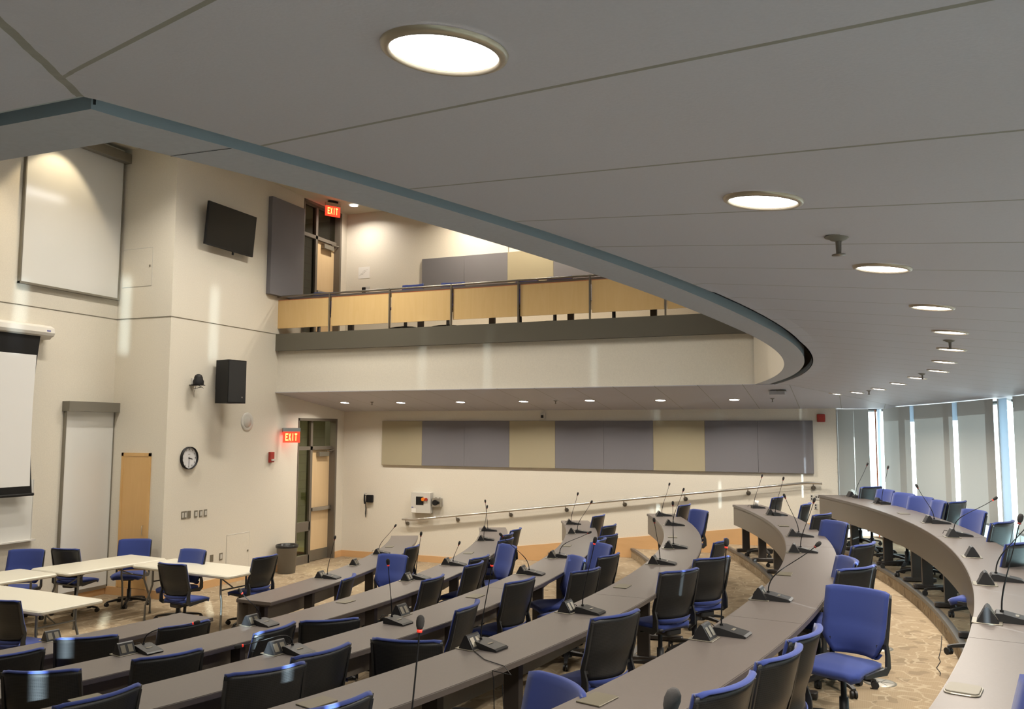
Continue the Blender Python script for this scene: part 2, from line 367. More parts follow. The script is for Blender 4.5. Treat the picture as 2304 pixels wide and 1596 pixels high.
MICS = [
(1,0.016,14.298,0.141,14.297,2.084), (1,0.362,13.223,0.399,13.222,2.080), (1,0.835,10.662,0.612,10.675,1.969), (1,0.919,9.471,1.226,9.431,1.937), 
(1,0.919,6.733,1.104,6.702,2.012), (1,0.756,5.301,0.801,5.294,2.109), (2,-1.452,13.769,-1.382,13.776,1.895), (2,-1.041,12.667,-0.981,12.671,1.917), 
(2,-0.580,10.237,-0.785,10.221,1.846), (2,-0.483,8.924,-0.406,8.928,1.902), (2,-0.549,6.316,-0.270,6.328,1.792), (2,-0.703,5.136,-0.724,5.133,1.921), 
(3,-2.867,13.630,-2.806,13.643,1.734), (3,-2.420,12.309,-2.331,12.325,1.743), (3,-1.943,9.941,-2.004,9.929,1.742), (3,-1.829,8.686,-1.942,8.661,1.669), 
(3,-1.863,6.148,-1.827,6.158,1.760), (3,-2.141,4.918,-2.124,4.925,1.759), (4,-4.291,13.319,-4.243,13.334,1.558), (4,-3.847,12.265,-3.702,12.308,1.523), 
(4,-3.281,9.791,-2.995,9.878,1.365), (4,-3.185,8.509,-3.515,8.370,1.477), (4,-3.366,5.948,-3.440,5.905,1.540), (4,-3.535,4.903,-3.836,4.654,1.138), 
(5,-5.713,13.187,-5.808,13.145,1.401), (5,-5.281,12.062,-5.295,12.055,1.413), (5,-4.648,9.688,-4.633,9.695,1.176), (5,-4.600,8.631,-4.604,8.629,1.407), 
(5,-4.738,6.090,-4.905,5.951,1.202), (5,-4.978,5.025,-4.727,5.252,1.096), (6,-6.094,9.093,-6.070,9.109,1.238), (6,-6.608,11.189,-6.453,11.277,1.151), 
]
DOCKS = [
(1,-0.120,14.494), (1,0.247,13.270), (1,0.716,10.690), (1,0.827,9.321), (1,0.839,7.912), (1,0.764,6.525), (1,0.616,5.245), (2,-1.181,12.695), 
(2,-0.710,10.201), (2,-0.606,8.843), (2,-0.665,6.301), (2,-0.838,4.984), (3,-2.952,13.517), (3,-2.550,12.287), (3,-2.053,9.877), (3,-1.952,8.651), 
(3,-2.034,6.116), (3,-2.247,4.884), (4,-4.378,13.280), (4,-3.958,12.102), (4,-3.414,9.703), (4,-3.325,8.505), (4,-3.504,6.230), (4,-3.683,4.851), 
(5,-5.822,13.139), (5,-5.360,11.972), (5,-4.799,9.669), (5,-4.697,8.482), (5,-4.859,6.049), (5,-5.095,4.911), (6,-6.240,9.060), (6,-6.407,10.088), 
(6,-6.655,11.096), (6,-6.539,5.493), ]
HATCHES = [
(1,0.513,11.767), (1,0.357,3.827), (2,-0.886,11.270), (2,-0.588,7.469), (2,-1.084,3.680), (3,-2.215,10.928), (3,-1.917,7.286), (3,-2.496,3.621), 
(4,-3.588,10.777), (4,-3.263,7.176), (4,-4.017,3.628), (5,-4.970,10.700), (5,-4.659,7.202), (6,-6.900,11.888), ]

# ================================================================ THE SETTING
def strip(R0, R1, z0, z1, a0, e0, e1, n=70):
    """tier: curved block whose far end is cut along the side wall (angles e0 at R0, e1 at R1)"""
    mb = MB(); vs = []; fs = []
    for i in range(n+1):
        f = i/n
        for R, e, z in ((R0, e0, z0), (R1, e1, z0), (R1, e1, z1), (R0, e0, z1)):
            vs.append(tuple(polar(R, a0+(e-a0)*f, z)))
    for i in range(n):
        for k in range(4): fs.append((i*4+k, i*4+(k+1) % 4, (i+1)*4+(k+1) % 4, (i+1)*4+k))
    fs += [(3, 2, 1, 0), (n*4, n*4+1, n*4+2, n*4+3)]
    return mb.add(vs, fs)
def wall_ang(R, Y=YS): return degrees(math.asin((Y-CY)/R))

fl = MB(); fl.bb((XR-.3, -2.2, -.12), (2.4, 15.3, 0)); struct('floor', fl, M['carpet'])
TIER = {5: (12.77, .165), 4: (14.15, .325), 3: (15.52, .49), 2: (16.92, .655), 1: (18.30, .82)}
for k in (5, 4, 3, 2, 1):
    R, z = TIER[k]; pz = {5: 0, 4: .165, 3: .325, 2: .49, 1: .655}[k]
    R1 = {5: 14.2, 4: 15.6, 3: 17.0, 2: 18.4, 1: 19.72}[k]
    e1 = wall_ang(R1) if k > 1 else 24.5
    struct('floor', strip(R, R1, pz-.05, z, -30, wall_ang(R), e1), M['carpet'])
    nb = MB(); nb.slab(R-.012, R+.045, z-.035, z+.004, -30, wall_ang(R)-.05); struct('trim_%d' % (10+k), nb, M['nose'])

# front wall with the two door openings, the return and the recessed wall
DY0, DY1 = 13.53, 14.84
wf = MB(); wf.bb((XF-.25, 10.185, 0), (XF, DY0, 7.3)); wf.bb((XF-.25, DY1, 0), (XF, 15.35, 7.3)); wf.bb((XF-.25, DY0, 2.81), (XF, DY1, 4.33)); wf.bb((XF-.25, DY0, 7.12), (XF, DY1, 7.3))
wf.bb((XR-.1, 10.185, 0), (XF-.25, 10.3, 7.3)); struct('wall_front', wf, M['wall'])
wr = MB(); wr.bb((XR-.2, -2.2, 0), (XR, 10.3, 7.3)); struct('wall_front_recess', wr, M['wall'])
ws = MB(); ws.bb((XF-.25, YS, 0), (-.31, YS+.2, 4.4)); struct('wall_side', ws, M['wall'])
wn = MB(); wn.bb((XR-.2, -2.3, 0), (-.75, -2.1, 7.3)); struct('wall_near', wn, M['wall'])
# joint line running round the front walls
SEAM = 4.345
sm = MB(); sm.bb((XF, 10.18, SEAM-.006), (XF+.004, YBAL, SEAM+.006)); sm.bb((XR, 10.178, SEAM-.006), (XF+.004, 10.185, SEAM+.006)); sm.bb((XR, -2, SEAM-.006), (XR+.004, 10.18, SEAM+.006))
struct('trim_1', sm, M['plate_dark'])
# baseboards
bf = MB(); bf.bb((XF, 10.185, 0), (XF+.018, DY0, .125)); bf.bb((XF, DY1, 0), (XF+.018, YS, .125)); bf.bb((XR, 10.167, 0), (XF+.018, 10.185, .125)); bf.bb((XR, -2, 0), (XR+.018, 10.17, .125))
struct('baseboard_front', bf, M['base'])
bs = MB()
def xat(R, Y=YS): return CX+sqrt(R*R-(Y-CY)**2)
bs.bb((XF, YS-.018, 0), (xat(12.77), YS, .125))
xs = [xat(TIER[k][0]) for k in (5, 4, 3, 2, 1)]+[-.31]
poly = [(xs[0], 0.0), (-.31, 0.0), (-.31, 1.13), (xs[0], .282)]
bs.add([(x, YS-.018, z) for x, z in poly]+[(x, YS, z) for x, z in poly], [(0, 1, 2, 3), (7, 6, 5, 4), (3, 2, 6, 7), (0, 3, 7, 4)])
struct('baseboard_side', bs, M['base'])

# ceilings
def edge_R(a):
    t = min(1, max(0, (a+22.4)/19.)); return 17.39+(17.19-17.39)*t
def ring_R(a):
    t = min(1, max(0, (a+22.4)/16.)); t = t*t*(3-2*t); return 17.275+(17.12-17.275)*t, 17.10+(16.925-17.10)*t
CORN = -22.4
cm = MB(); G = []
for i in range(221):
    a = -31+(25.2+31)*i/220; R0 = edge_R(a)
    G.append([(*polar(R0+(19.74-R0)*j/44, a)[:2], 0) for j in range(45)])
G = [[(x, y, ceil_z(x, y)) for x, y, _ in row] for row in G]
cm.sheet(G, lambda i, j: Vector((0, 0, .012)), False)
G = []
for i in range(40):
    y = -2.2+(1.253+2.2)*i/39; xe = CX+sqrt(17.39**2-(y-CY)**2)
    G.append([(XR+(xe-XR)*j/20, y, 3.26-.125*(1.28-y)) for j in range(21)])
cm.sheet(G, lambda i, j: Vector((0, 0, .012)), False)
G = []
for i in range(24):
    y = YBAL+(15.2-YBAL)*i/23; xe = CX+sqrt(17.19**2-(y-CY)**2)
    G.append([(XF-.05+(xe-XF+.05)*j/30, y, ceil_z(xe-.5, y) if False else 3.26-.126*(min(y, 15.12)-12.8)) for j in range(31)])
cm.sheet(G, lambda i, j: Vector((0, 0, .012)), False)
struct('ceiling', cm, M['ceil'])
# thin bright-edged lip of the opening
lp = MB(); n = 160
for i in range(n):
    a, b = CORN+(16.7-CORN)*i/n, CORN+(16.7-CORN)*(i+1)/n
    R0, R1 = edge_R(a), edge_R(b); za = ceil_z(*polar(R0+.002, a)[:2]); zb = ceil_z(*polar(R1+.002, b)[:2])
    lp.add([(*polar(R0, a)[:2], za), (*polar(R1, b)[:2], zb), (*polar(R1, b)[:2], zb+.055), (*polar(R0, a)[:2], za+.055),
            (*polar(R0+.01, a)[:2], za), (*polar(R1+.01, b)[:2], zb), (*polar(R1+.01, b)[:2], zb+.055), (*polar(R0+.01, a)[:2], za+.055)], [(0, 1, 2, 3), (7, 6, 5, 4), (3, 2, 6, 7), (0, 4, 5, 1)])
pc = polar(17.39, CORN)
lp.bb((XR, pc.y-.01, 3.256), (pc.x, pc.y, 3.31)); struct('trim_2', lp, M['slot'])
# suspended ring: underside, outer blue-grey face, cream drum inside
rg = MB(); ro = MB(); ri = MB(); rd = MB(); n = 160; ZR = 3.27
pts = []
for i in range(n+1):
    a = -21.95+(17.0+21.95)*i/n; o, q = ring_R(a); pts.append((polar(o, a), polar(q, a)))
cor_o = Vector((CX+sqrt(17.285**2-(1.335-CY)**2), 1.335, 0)); cor_i = Vector((CX+sqrt(17.10**2-(1.515-CY)**2), 1.515, 0))
PO = [Vector((XR, 1.335, 0)), cor_o]+[p for p, _ in pts if p.y > 1.345]
PI = [Vector((XR, 1.515, 0)), cor_i]+[q for _, q in pts if q.y > 1.53]
def ribbon(mb, P, z0, z1):
    for a, b in zip(P[:-1], P[1:]): mb.add([(a.x, a.y, z0), (b.x, b.y, z0), (b.x, b.y, z1), (a.x, a.y, z1)], [(0, 1, 2, 3)])
ribbon(ro, PO, ZR, 3.95); ribbon(ri, PI, ZR, 4.05); ribbon(rd, PI, 4.05, 7.2)
NP = 240
def resample(P, n):
    L = [0]
    for a, b in zip(P[:-1], P[1:]): L.append(L[-1]+(b-a).length)
    out = []; k = 0
    for i in range(n+1):
        t = L[-1]*i/n
        while k < len(P)-2 and L[k+1] < t: k += 1
        out.append(P[k].lerp(P[k+1], (t-L[k])/max(1e-9, L[k+1]-L[k])))
    return out
# straight part and corner, then the arc
rg.add([(XR, 1.335, ZR), (cor_o.x, cor_o.y, ZR), (cor_i.x, cor_i.y, ZR), (XR, 1.515, ZR)], [(0, 3, 2, 1)])
A_, B_ = resample(PO[1:], NP), resample(PI[1:], NP)
for i in range(NP): rg.add([(*A_[i][:2], ZR), (*A_[i+1][:2], ZR), (*B_[i+1][:2], ZR), (*B_[i][:2], ZR)], [(0, 1, 2, 3)])
j0, j1 = A_[7], B_[3]
struct('ceiling', rg, M['ring']); struct('trim_3', ro, M['slot']); struct('wall_drum', ri, M['wall']); struct('drum_void_shade', rd, M['plenum'])  # upper drum is a black sheet standing for the dark void
jm = MB(); d_ = (j1-j0).normalized()*.0014; pp = Vector((-d_.y, d_.x, 0)); jm.add([(*(j0-pp)[:2], ZR-.001), (*(j0+pp)[:2], ZR-.001), (*(j1+pp)[:2], ZR-.001), (*(j1-pp)[:2], ZR-.001)], [(0, 1, 2, 3)])
jm.add([(cor_o.x+.004, cor_o.y+.001, ZR+.01), (cor_o.x+.008, cor_o.y+.005, ZR+.01), (cor_o.x+.008, cor_o.y+.005, 3.9), (cor_o.x+.004, cor_o.y+.001, 3.9)], [(0, 1, 2, 3)])
struct('trim_4', jm, M['plenum'])
hc = MB(); hc.bb((XR-.3, -2.3, 7.15), (2.4, 15.4, 7.35)); struct('ceiling', hc, M['hiceil'])
# outer envelope above and below the windows
eu = MB(); eu.slab(19.67, 19.85, 2.94, 7.3, -31, 25.5, 1); eu.bb((-1.2, 15.5, 2.95), (1.8, 15.6, 7.3)); eu.bb((-.45, 15.12, 2.99), (-.32, 15.6, 7.3)); struct('wall_window_upper', eu, M['plenum'])
en = MB()
en.slab(19.56, 19.85, .6, 1.17, -31, 18.0, 1); en.slab(19.56, 19.85, .6, .86, 18.0, 25.5, 1); en.bb((-.33, YS, 3.0), (1.0, YS+.9, 3.3))
struct('wall_window', en, M['sill'])
ssl = MB(); ssl.slab(19.40, 19.60, 1.17, 1.195, -31, 18.0, 1); ssl.slab(19.40, 19.60, .855, .88, 18.0, 24, 1); struct('trim_5', ssl, M['sill'])
# balcony: slab, bulkhead, fascia
bl = MB(); bl.bb((XF-.05, YBAL+.14, 3.5), (-.9, 15.3, 4.33)); struct('floor', bl, M['carpet'])
bb_ = MB(); bb_.bb((XF, YBAL+.06, 3.255), (-1.0, YBAL+.14, 4.33)); struct('wall_balcony', bb_, M['wall'])
fa = MB(); fa.bb((XF, YBAL-.03, 4.03), (-1.6, YBAL+.06, 4.345))
fa.add([(-1.6, YBAL-.03, 4.03), (-.95, YBAL-.03, 4.0), (-1.6, YBAL-.03, 4.32), (-1.6, YBAL+.06, 4.03), (-.95, YBAL+.06, 4.0), (-1.6, YBAL+.06, 4.32)], [(0, 1, 2), (5, 4, 3), (1, 4, 5, 2), (0, 3, 4, 1)])
struct('trim_6', fa, M['fascia'])
wb = MB(); wb.bb((XF-.25, YB, 4.33), (0, YB+.2, 7.3)); struct('wall_balcony_back', wb, M['wall'])

# windows: glass, mullions and blinds round the curved wall
BL = [(22.75, 19.85), (19.42, 15.45), (14.95, 11.42), (9.55, 5.75), (5.35, 1.45), (1.05, -2.6), (-3.0, -7.7), (-8.1, -10.9), (-11.3, -15.4), (-15.7, -19.7), (-20.0, -22.15), (-22.5, -26.35), (-26.7, -30.5)]
A = Vector((-.31, YS, 0)); B = polar(19.5, 22.95)
wi = 1
def window_arc(a0, a1, zb):
    global wi
    g = MB(); nseg = 6
    for i in range(nseg):
        p, q = polar(19.66, a0+(a1-a0)*i/nseg), polar(19.66, a0+(a1-a0)*(i+1)/nseg)
        g.add([(p.x, p.y, zb), (q.x, q.y, zb), (q.x, q.y, 2.96), (p.x, p.y, 2.96)], [(0, 1, 2, 3)])
    o = struct('window_%d' % wi, g, M['glass']); wi += 1
    f = MB(); f.slab(19.62, 19.70, zb, 2.96, a1-.06, a1+.06); f.slab(19.62, 19.70, zb, zb+.04, a1, a0, 1); struct('window_frame', f, M['mullion'], o)
g = MB(); g.add([(A.x, A.y+.1, .86), (B.x+.05, B.y+.15, .86), (B.x+.05, B.y+.15, 2.96), (A.x, A.y+.1, 2.96)], [(0, 1, 2, 3)])
w0 = struct('window_%d' % wi, g, M['glass']); wi += 1
f = MB(); f.bb((A.x-.01, A.y, .86), (A.x+.02, A.y+.1, 2.96)); struct('window_frame', f, M['mullion'], w0)
bounds = [23.1, 19.62, 15.2, 11.2, 9.9, 5.55, 1.25, -2.8, -7.9, -11.1, -15.55, -19.85, -22.3, -26.5, -30.9]
for a0, a1 in zip(bounds[:-1], bounds[1:]): window_arc(a0, a1, .87 if a0 > 19 else 1.18)
def blind(fabric_mb, bar_mb, label):
    t = thing('roller_blind', label, 'blind'); obj('blind_fabric', fabric_mb, M['blind'], t); obj('bottom_bar', bar_mb, M['mullion'], t)
mb = MB(); P0 = A.lerp(B, .03); P1 = A.lerp(B, .70); nrm = Vector((-.43, .9, 0)).normalized()*.004
mb.add([(P0.x, P0.y, 1.0), (P1.x, P1.y, 1.0), (P1.x, P1.y, 2.96), (P0.x, P0.y, 2.96)], [(0, 1, 2, 3)])
bm_ = MB(); bm_.tube([(P0.x, P0.y, .995), (P1.x, P1.y, .995)], .012)
blind(mb, bm_, 'grey roller blind next to the end of the side wall')
rd_ = MB(); p = A.lerp(B, .85); rd_.box((p.x, p.y-.01, 1.9), (.02, .03, 2.1)); struct('trim_7', rd_, M['wood_dark'])
rv = MB(); p = A.lerp(B, .89); q = A.lerp(B, .985); rv.add([(p.x, p.y, .9), (q.x, q.y, .9), (q.x, q.y, 2.96), (p.x, p.y, 2.96)], [(0, 1, 2, 3)]); struct('trim_20', rv, M['pale'])
# added fins in the blind gaps, there only to narrow the sun streaks
fn = MB()
for (_, lo), (hi, _) in zip(BL[:-1], BL[1:]):      # the gap between one blind and the next runs from hi to lo
    m_ = (lo+hi)/2; inc = math.tan(radians(45.7+m_)); g_ = radians(lo-hi)*19.5; keep = .10 if m_ < -26 else .065 if m_ < -22 else (.028 if m_ in (19.635, 15.2, 5.55, -2.8) or -11.5 < m_ < -7.5 else 0)
    if m_ > 10: fn.slab(19.49, 19.49+max(.02, (g_-keep)/inc), .8, 2.98, hi-.02, hi+.04, 1); continue
    fn.slab(19.49, 19.49+max(.01, (g_-keep*1.2)/inc), .8, 2.98, hi-.02, hi+.04, 1)
gh = MB()
for (_, lo), (hi, _) in zip(BL[:-1], BL[1:]):
    if lo-hi < 1: u, v = polar(RW-.02, lo+.02), polar(RW-.02, hi-.02); gh.add([(u.x, u.y, 2.74), (v.x, v.y, 2.74), (v.x, v.y, 2.985), (u.x, u.y, 2.985)], [(0, 1, 2, 3)])
struct('trim_22', gh, M['pale'])
fr = MB()
for k in range(100):
    a0, a1 = -31+k*.54, -31+(k+1)*.54; zb, zt = (1.195, 1.47) if a0 < 17.9 else (.88, 1.32); u, v = polar(19.605, a0), polar(19.605, a1)
    fr.add([(u.x, u.y, zb), (v.x, v.y, zb), (v.x, v.y, zt), (u.x, u.y, zt)], [(0, 1, 2, 3)])
struct('trim_23', fr, M['diffuser'])
for a_ in (9.56, 11.06): fn.slab(19.49, 19.64, 1.19, 2.98, a_-.03, a_+.03, 1)
struct('trim_21', fn, M['sill'])
bn = ['second', 'third', 'fourth', 'fifth', 'sixth', 'seventh', 'eighth', 'ninth', 'tenth', 'eleventh', 'twelfth', 'thirteenth', 'fourteenth']
for i, (a0, a1) in enumerate(BL):
    mb = MB(); zb = 1.45 if a0 < 19.8 else 1.3
    n_ = 10
    for k in range(n_):
        u, v = polar(RW-.018, a0+(a1-a0)*k/n_), polar(RW-.018, a0+(a1-a0)*(k+1)/n_); mb.add([(u.x, u.y, zb), (v.x, v.y, zb), (v.x, v.y, 2.985), (u.x, u.y, 2.985)], [(0, 1, 2, 3)])
    b_ = MB(); b_.slab(RW-.028, RW-.006, zb-.02, zb+.005, a1, a0, .5)
    blind(mb, b_, 'grey roller blind on the curved window wall, %s from the side wall' % bn[i])
cl = MB(); u, v = polar(19.5, 10.25), polar(19.5, 11.05); cl.add([(u.x, u.y, 1.19), (v.x, v.y, 1.19), (v.x, v.y, 2.98), (u.x, u.y, 2.98)], [(0, 1, 2, 3)]); struct('trim_8', cl, M['pale'])

# doors with their side lights, transoms and the corridor behind
def door_set(num, z0, ztop, ztr, side_rail):
    f = MB(); y0, y1 = DY0, DY1; X0, X1 = XF-.17, XF-.08
    ym = on_x(697, 1100, XF-.1).y
    w = .05
    f.bb((X0, y0, z0), (XF+.01, y0+.03, ztop)); f.bb((XF-.25, y1-.055, z0), (XF+.01, y1, ztop)); f.bb((X0, y0, ztop-.05), (XF+.01, y1, ztop))
    f.bb((X0, y0, z0), (X1, y0+.09, ztop)); f.bb((X0, ym-.035, z0), (X1, ym+.035, ztop)); f.bb((X0, y0, ztr), (X1, y1, ztr+.07))
    f.bb((X0, y0, z0), (X1, ym, z0+.16)); f.bb((X0, y0, z0+.62), (X1, ym, z0+.80))
    o = struct('door_%d' % num, f, M['doorframe'])
    gl = MB(); gl.bb((X0+.04, y0+.05, z0+.1), (X0+.048, ym, ztop-.05)); gl.bb((X0+.04, ym, ztr+.05), (X0+.048, y1-.05, ztop-.05)); struct('side_light_glass', gl, M['pane'], o)
    lf = MB(); lf.bb((X0-.01, ym+.035, z0+.2), (X0+.035, y1-.055, ztr)); struct('door_leaf', lf, M['doorwood'], o)
    kp = MB(); kp.bb((X0-.012, ym+.035, z0+.01), (X0+.04, y1-.055, z0+.22)); struct('kick_plate', kp, M['plate_dark'], o)
    pb = MB(); pb.rbox((X0+.085, (ym+y1)/2, z0+1.02), (.05, (y1-ym)*.86, .07), .01); struct('push_bar', pb, M['steel'], o)
    cr = MB(); cr.rbox((X0+.08, ym+.40, ztr-.09), (.08, .34, .09), .01); cr.tube([(X0+.1, ym+.5, ztr-.03), (X0+.16, ym+.75, ztr-.01)], .01); struct('door_closer', cr, M['plate_dark'], o)
pm = bpy.data.materials.new('door_pane'); pm.use_nodes = True; _n = pm.node_tree; _n.nodes.clear()
_o = _n.nodes.new('ShaderNodeOutputMaterial'); _d = _n.nodes.new('ShaderNodeBsdfTransparent'); _t = _n.nodes.new('ShaderNodeBsdfGlossy'); _x = _n.nodes.new('ShaderNodeMixShader')
_d.inputs[0].default_value = (.62, .64, .56, 1); _t.inputs[1].default_value = .03; _x.inputs[0].default_value = .10
_n.links.new(_d.outputs[0], _x.inputs[1]); _n.links.new(_t.outputs[0], _x.inputs[2]); _n.links.new(_x.outputs[0], _o.inputs[0]); M['pane'] = pm
door_set(1, 0, 2.81, 2.19, True); door_set(2, 4.335, 7.115, 6.42, True)
def corr_mat():
    m = mat('painted_block', (.30, .29, .16), .6); q = NT(m); t = q.n('ShaderNodeTexBrick'); g, P = q.pos(); c = q.n('ShaderNodeCombineXYZ')
    q.put(c.inputs[0], P[1]); q.put(c.inputs[1], P[2]); q.put(t.inputs['Vector'], c.outputs[0]); t.inputs['Scale'].default_value = 1; t.inputs['Brick Width'].default_value = .4; t.inputs['Row Height'].default_value = .2; t.inputs['Mortar Size'].default_value = .008
    t.inputs['Color1'].default_value = (.33, .32, .18, 1); t.inputs['Color2'].default_value = (.31, .30, .17, 1); t.inputs['Mortar'].default_value = (.2, .19, .1, 1); q.put(q.b.inputs['Base Color'], t.outputs['Color']); return m
M['corr'] = corr_mat()
co = MB()
for z0, z1 in ((0, 3.2), (4.3, 7.3)):
    co.bb((-12.3, 12.6, z0), (-12.2, 18.5, z1)); co.bb((-12.3, 12.5, z0), (XF-.25, 12.6, z1)); co.bb((-12.3, 18.4, z0), (XF-.25, 18.5, z1)); co.bb((-12.3, 12.5, z1), (XF-.25, 18.5, z1+.1)); co.bb((-12.3, 12.5, z0-.1), (XF-.25, 18.5, z0)); co.bb((XF-.25, 15.35, z0), (XF-.15, 18.5, z1))
struct('wall_corridor', co, M['corr'])

# ================================================================ ROOM LIGHTS, SEEN AND ADDED
WARM = (1, .91, .78)
def area(name, loc, size, power, col, parent=None, shape='DISK', size_y=None, rot=(0, 0, 0)):
    l = bpy.data.lights.new(name, 'AREA'); l.shape = shape; l.size = size; l.energy = power; l.color = col
    if size_y: l.size_y = size_y
    o = bpy.data.objects.new(name, l); COL.objects.link(o); o.location = loc; o.rotation_euler = rot
    if parent is not None: o.parent = parent
    return o
P_DOWN = 23.
ring_mb = MB(); ring_mb.lathe([(.083, .004), (.083, -.006), (.088, -.010), (.097, -.006), (.099, .0)], 40)
lens_mb = MB(); lens_mb.disc((0, 0, -.003), .084, 40)
RING_ME = ring_mb.mesh('trim_ring', M['trimring']); LENS_ME = lens_mb.mesh('lamp_lens', M['lamp'])
LD = bpy.data.lights.new('downlight_beam', 'AREA'); LD.shape = 'DISK'; LD.size = .15; LD.energy = P_DOWN; LD.color = WARM; LD.spread = radians(150)
LD2 = LD.copy(); LD2.energy = P_DOWN*1.9; LD2.color = (1, .87, .68)
def downlight(p, rot, label, group, data=None):
    t = thing('recessed_downlight', label, 'ceiling light', p, group=group); t.rotation_euler = rot
    for n_, me in (('trim_ring', RING_ME), ('lamp_lens', LENS_ME)):
        o = bpy.data.objects.new(n_, me); COL.objects.link(o); o.parent = t
    l = bpy.data.objects.new('downlight_beam', data or LD); COL.objects.link(l); l.parent = t; l.location = (0, 0, -.014)
ARC = [(1000, 111), (1717, 448), (1985, 601), (2097, 690), (2138, 746), (2141, 785), (2125, 813.5), (2111, 834), (2064, 850), (2021, 863), (1977, 875), (1928, 883), (1879, 890)]
for i, (px, py) in enumerate(ARC):
    p = on_ceiling(px, py); a = atan2(p.y-CY, p.x-CX)
    rot = Matrix.Rotation(a, 4, 'Z') @ Matrix.Rotation(radians(7.1), 4, 'Y')
    downlight(p-Vector((0, 0, .002)), rot.to_euler(), 'round recessed downlight in the arc over the desks, %s from the camera' % (ORD+['thirteenth'])[i] if i else 'largest round recessed downlight, nearest in the arc over the desks', 'arc of downlights over the back rows')
for i, (px, py) in enumerate([(776, 906), (902, 906), (1036, 904.5), (1178, 903), (1327, 901), (1486, 900.5), (1652, 899)]):
    p = on_soffit(px, py)
    downlight(p-Vector((0, 0, .002)), (-radians(7.2), 0, 0), 'round downlight in the soffit under the balcony, %s from the front wall' % ORD[i], 'downlights under the balcony')
for i, x in enumerate((-9.35, -6.9, -5.5, -4.0)):
    downlight((x, 14.35 if i else on_z(785, 464, 7.14).y, 7.14), (0, 0, 0), ['round downlight in the balcony ceiling near the exit sign', 'downlight over the balcony, second from the front wall', 'downlight over the balcony, third from the front wall', 'downlight over the balcony, fourth from the front wall'][i], 'balcony downlights', LD2 if i else LD)
for i, (x, y, pw) in enumerate(((-9.0, 8.6, 70), (-7.6, 11.2, 80), (-5.5, 8.0, 80), (-9.3, 4.5, 70), (-4.0, 5.5, 60), (-3.3, 9.6, 60))):  # last pair added to brighten the balcony bulkhead
    t = thing('linear_ceiling_light', 'long white linear fixture under the high ceiling, %s from the front wall' % ORD[i], 'ceiling light', (x, y, 7.1), group='linear lights in the high ceiling')
    h = MB(); h.bb((-.1, -.65, -.02), (.1, .65, .04)); obj('fixture_housing', h, M['casewhite'], t)
    h = MB(); h.bb((-.08, -.63, -.03), (.08, .63, -.021)); obj('lamp_lens', h, M['lamp'], t)
    area('linear_lamp', (0, 0, -.04), .16, pw*1.2, (1, .93, .80), t, 'RECTANGLE', 1.26).data.spread = radians(130)
for i, (x, y) in enumerate(((-10.35, 8.9), (-10.35, 7.2))):
    l = bpy.data.lights.new('wall_washer', 'SPOT'); l.energy = 70; l.color = (1, .80, .50); l.spot_size = radians(75); l.spot_blend = .35; l.shadow_soft_size = .04
    o = bpy.data.objects.new('wall_washer_lamp', l); COL.objects.link(o); o.location = (x, y, 7.08); o.rotation_euler = Vector((-.42, 0, -1)).to_track_quat('-Z', 'Y').to_euler()
area('corridor_fill', (-11.2, 14.6, 3.1), .3, 170, (1, .93, .75)); area('corridor_fill_upper', (-11.2, 14.6, 7.2), .3, 170, (1, .93, .75))  # unseen lamps added to light the corridor behind the panes

# ================================================================ CHAIRS
def strap(mb, path, y, ty):
    """flat bar in an x-z plane: path of (x, z, halfwidth)"""
    vs = []
    for i, (x, z, w) in enumerate(path):
        a = path[max(0, i-1)]; b = path[min(len(path)-1, i+1)]; dx, dz = b[0]-a[0], b[1]-a[1]; L = hypot(dx, dz) or 1; nx, nz = -dz/L, dx/L
        for s_, t_ in ((1, -1), (1, 1), (-1, 1), (-1, -1)): vs.append((x+nx*w*s_, y+ty*t_, z+nz*w*s_))
    n = len(path); fs = [(i*4+k, i*4+(k+1) % 4, (i+1)*4+(k+1) % 4, (i+1)*4+k) for i in range(n-1) for k in range(4)]
    fs += [(3, 2, 1, 0), (n*4-4, n*4-3, n*4-2, n*4-1)]; mb.add(vs, fs)
def back_profile(v):
    z = .480+.435*v; x = -.200+(.016*sin(2*pi*v) if v < .5 else 0) - .075*(max(0, v-.2)/.8)**1.3
    return x, z
def back_w(v): return .140+.085*min(1, v/.30)**.75 if v < .30 else .225+.006*(v-.3)
PK = Matrix.Identity(4)
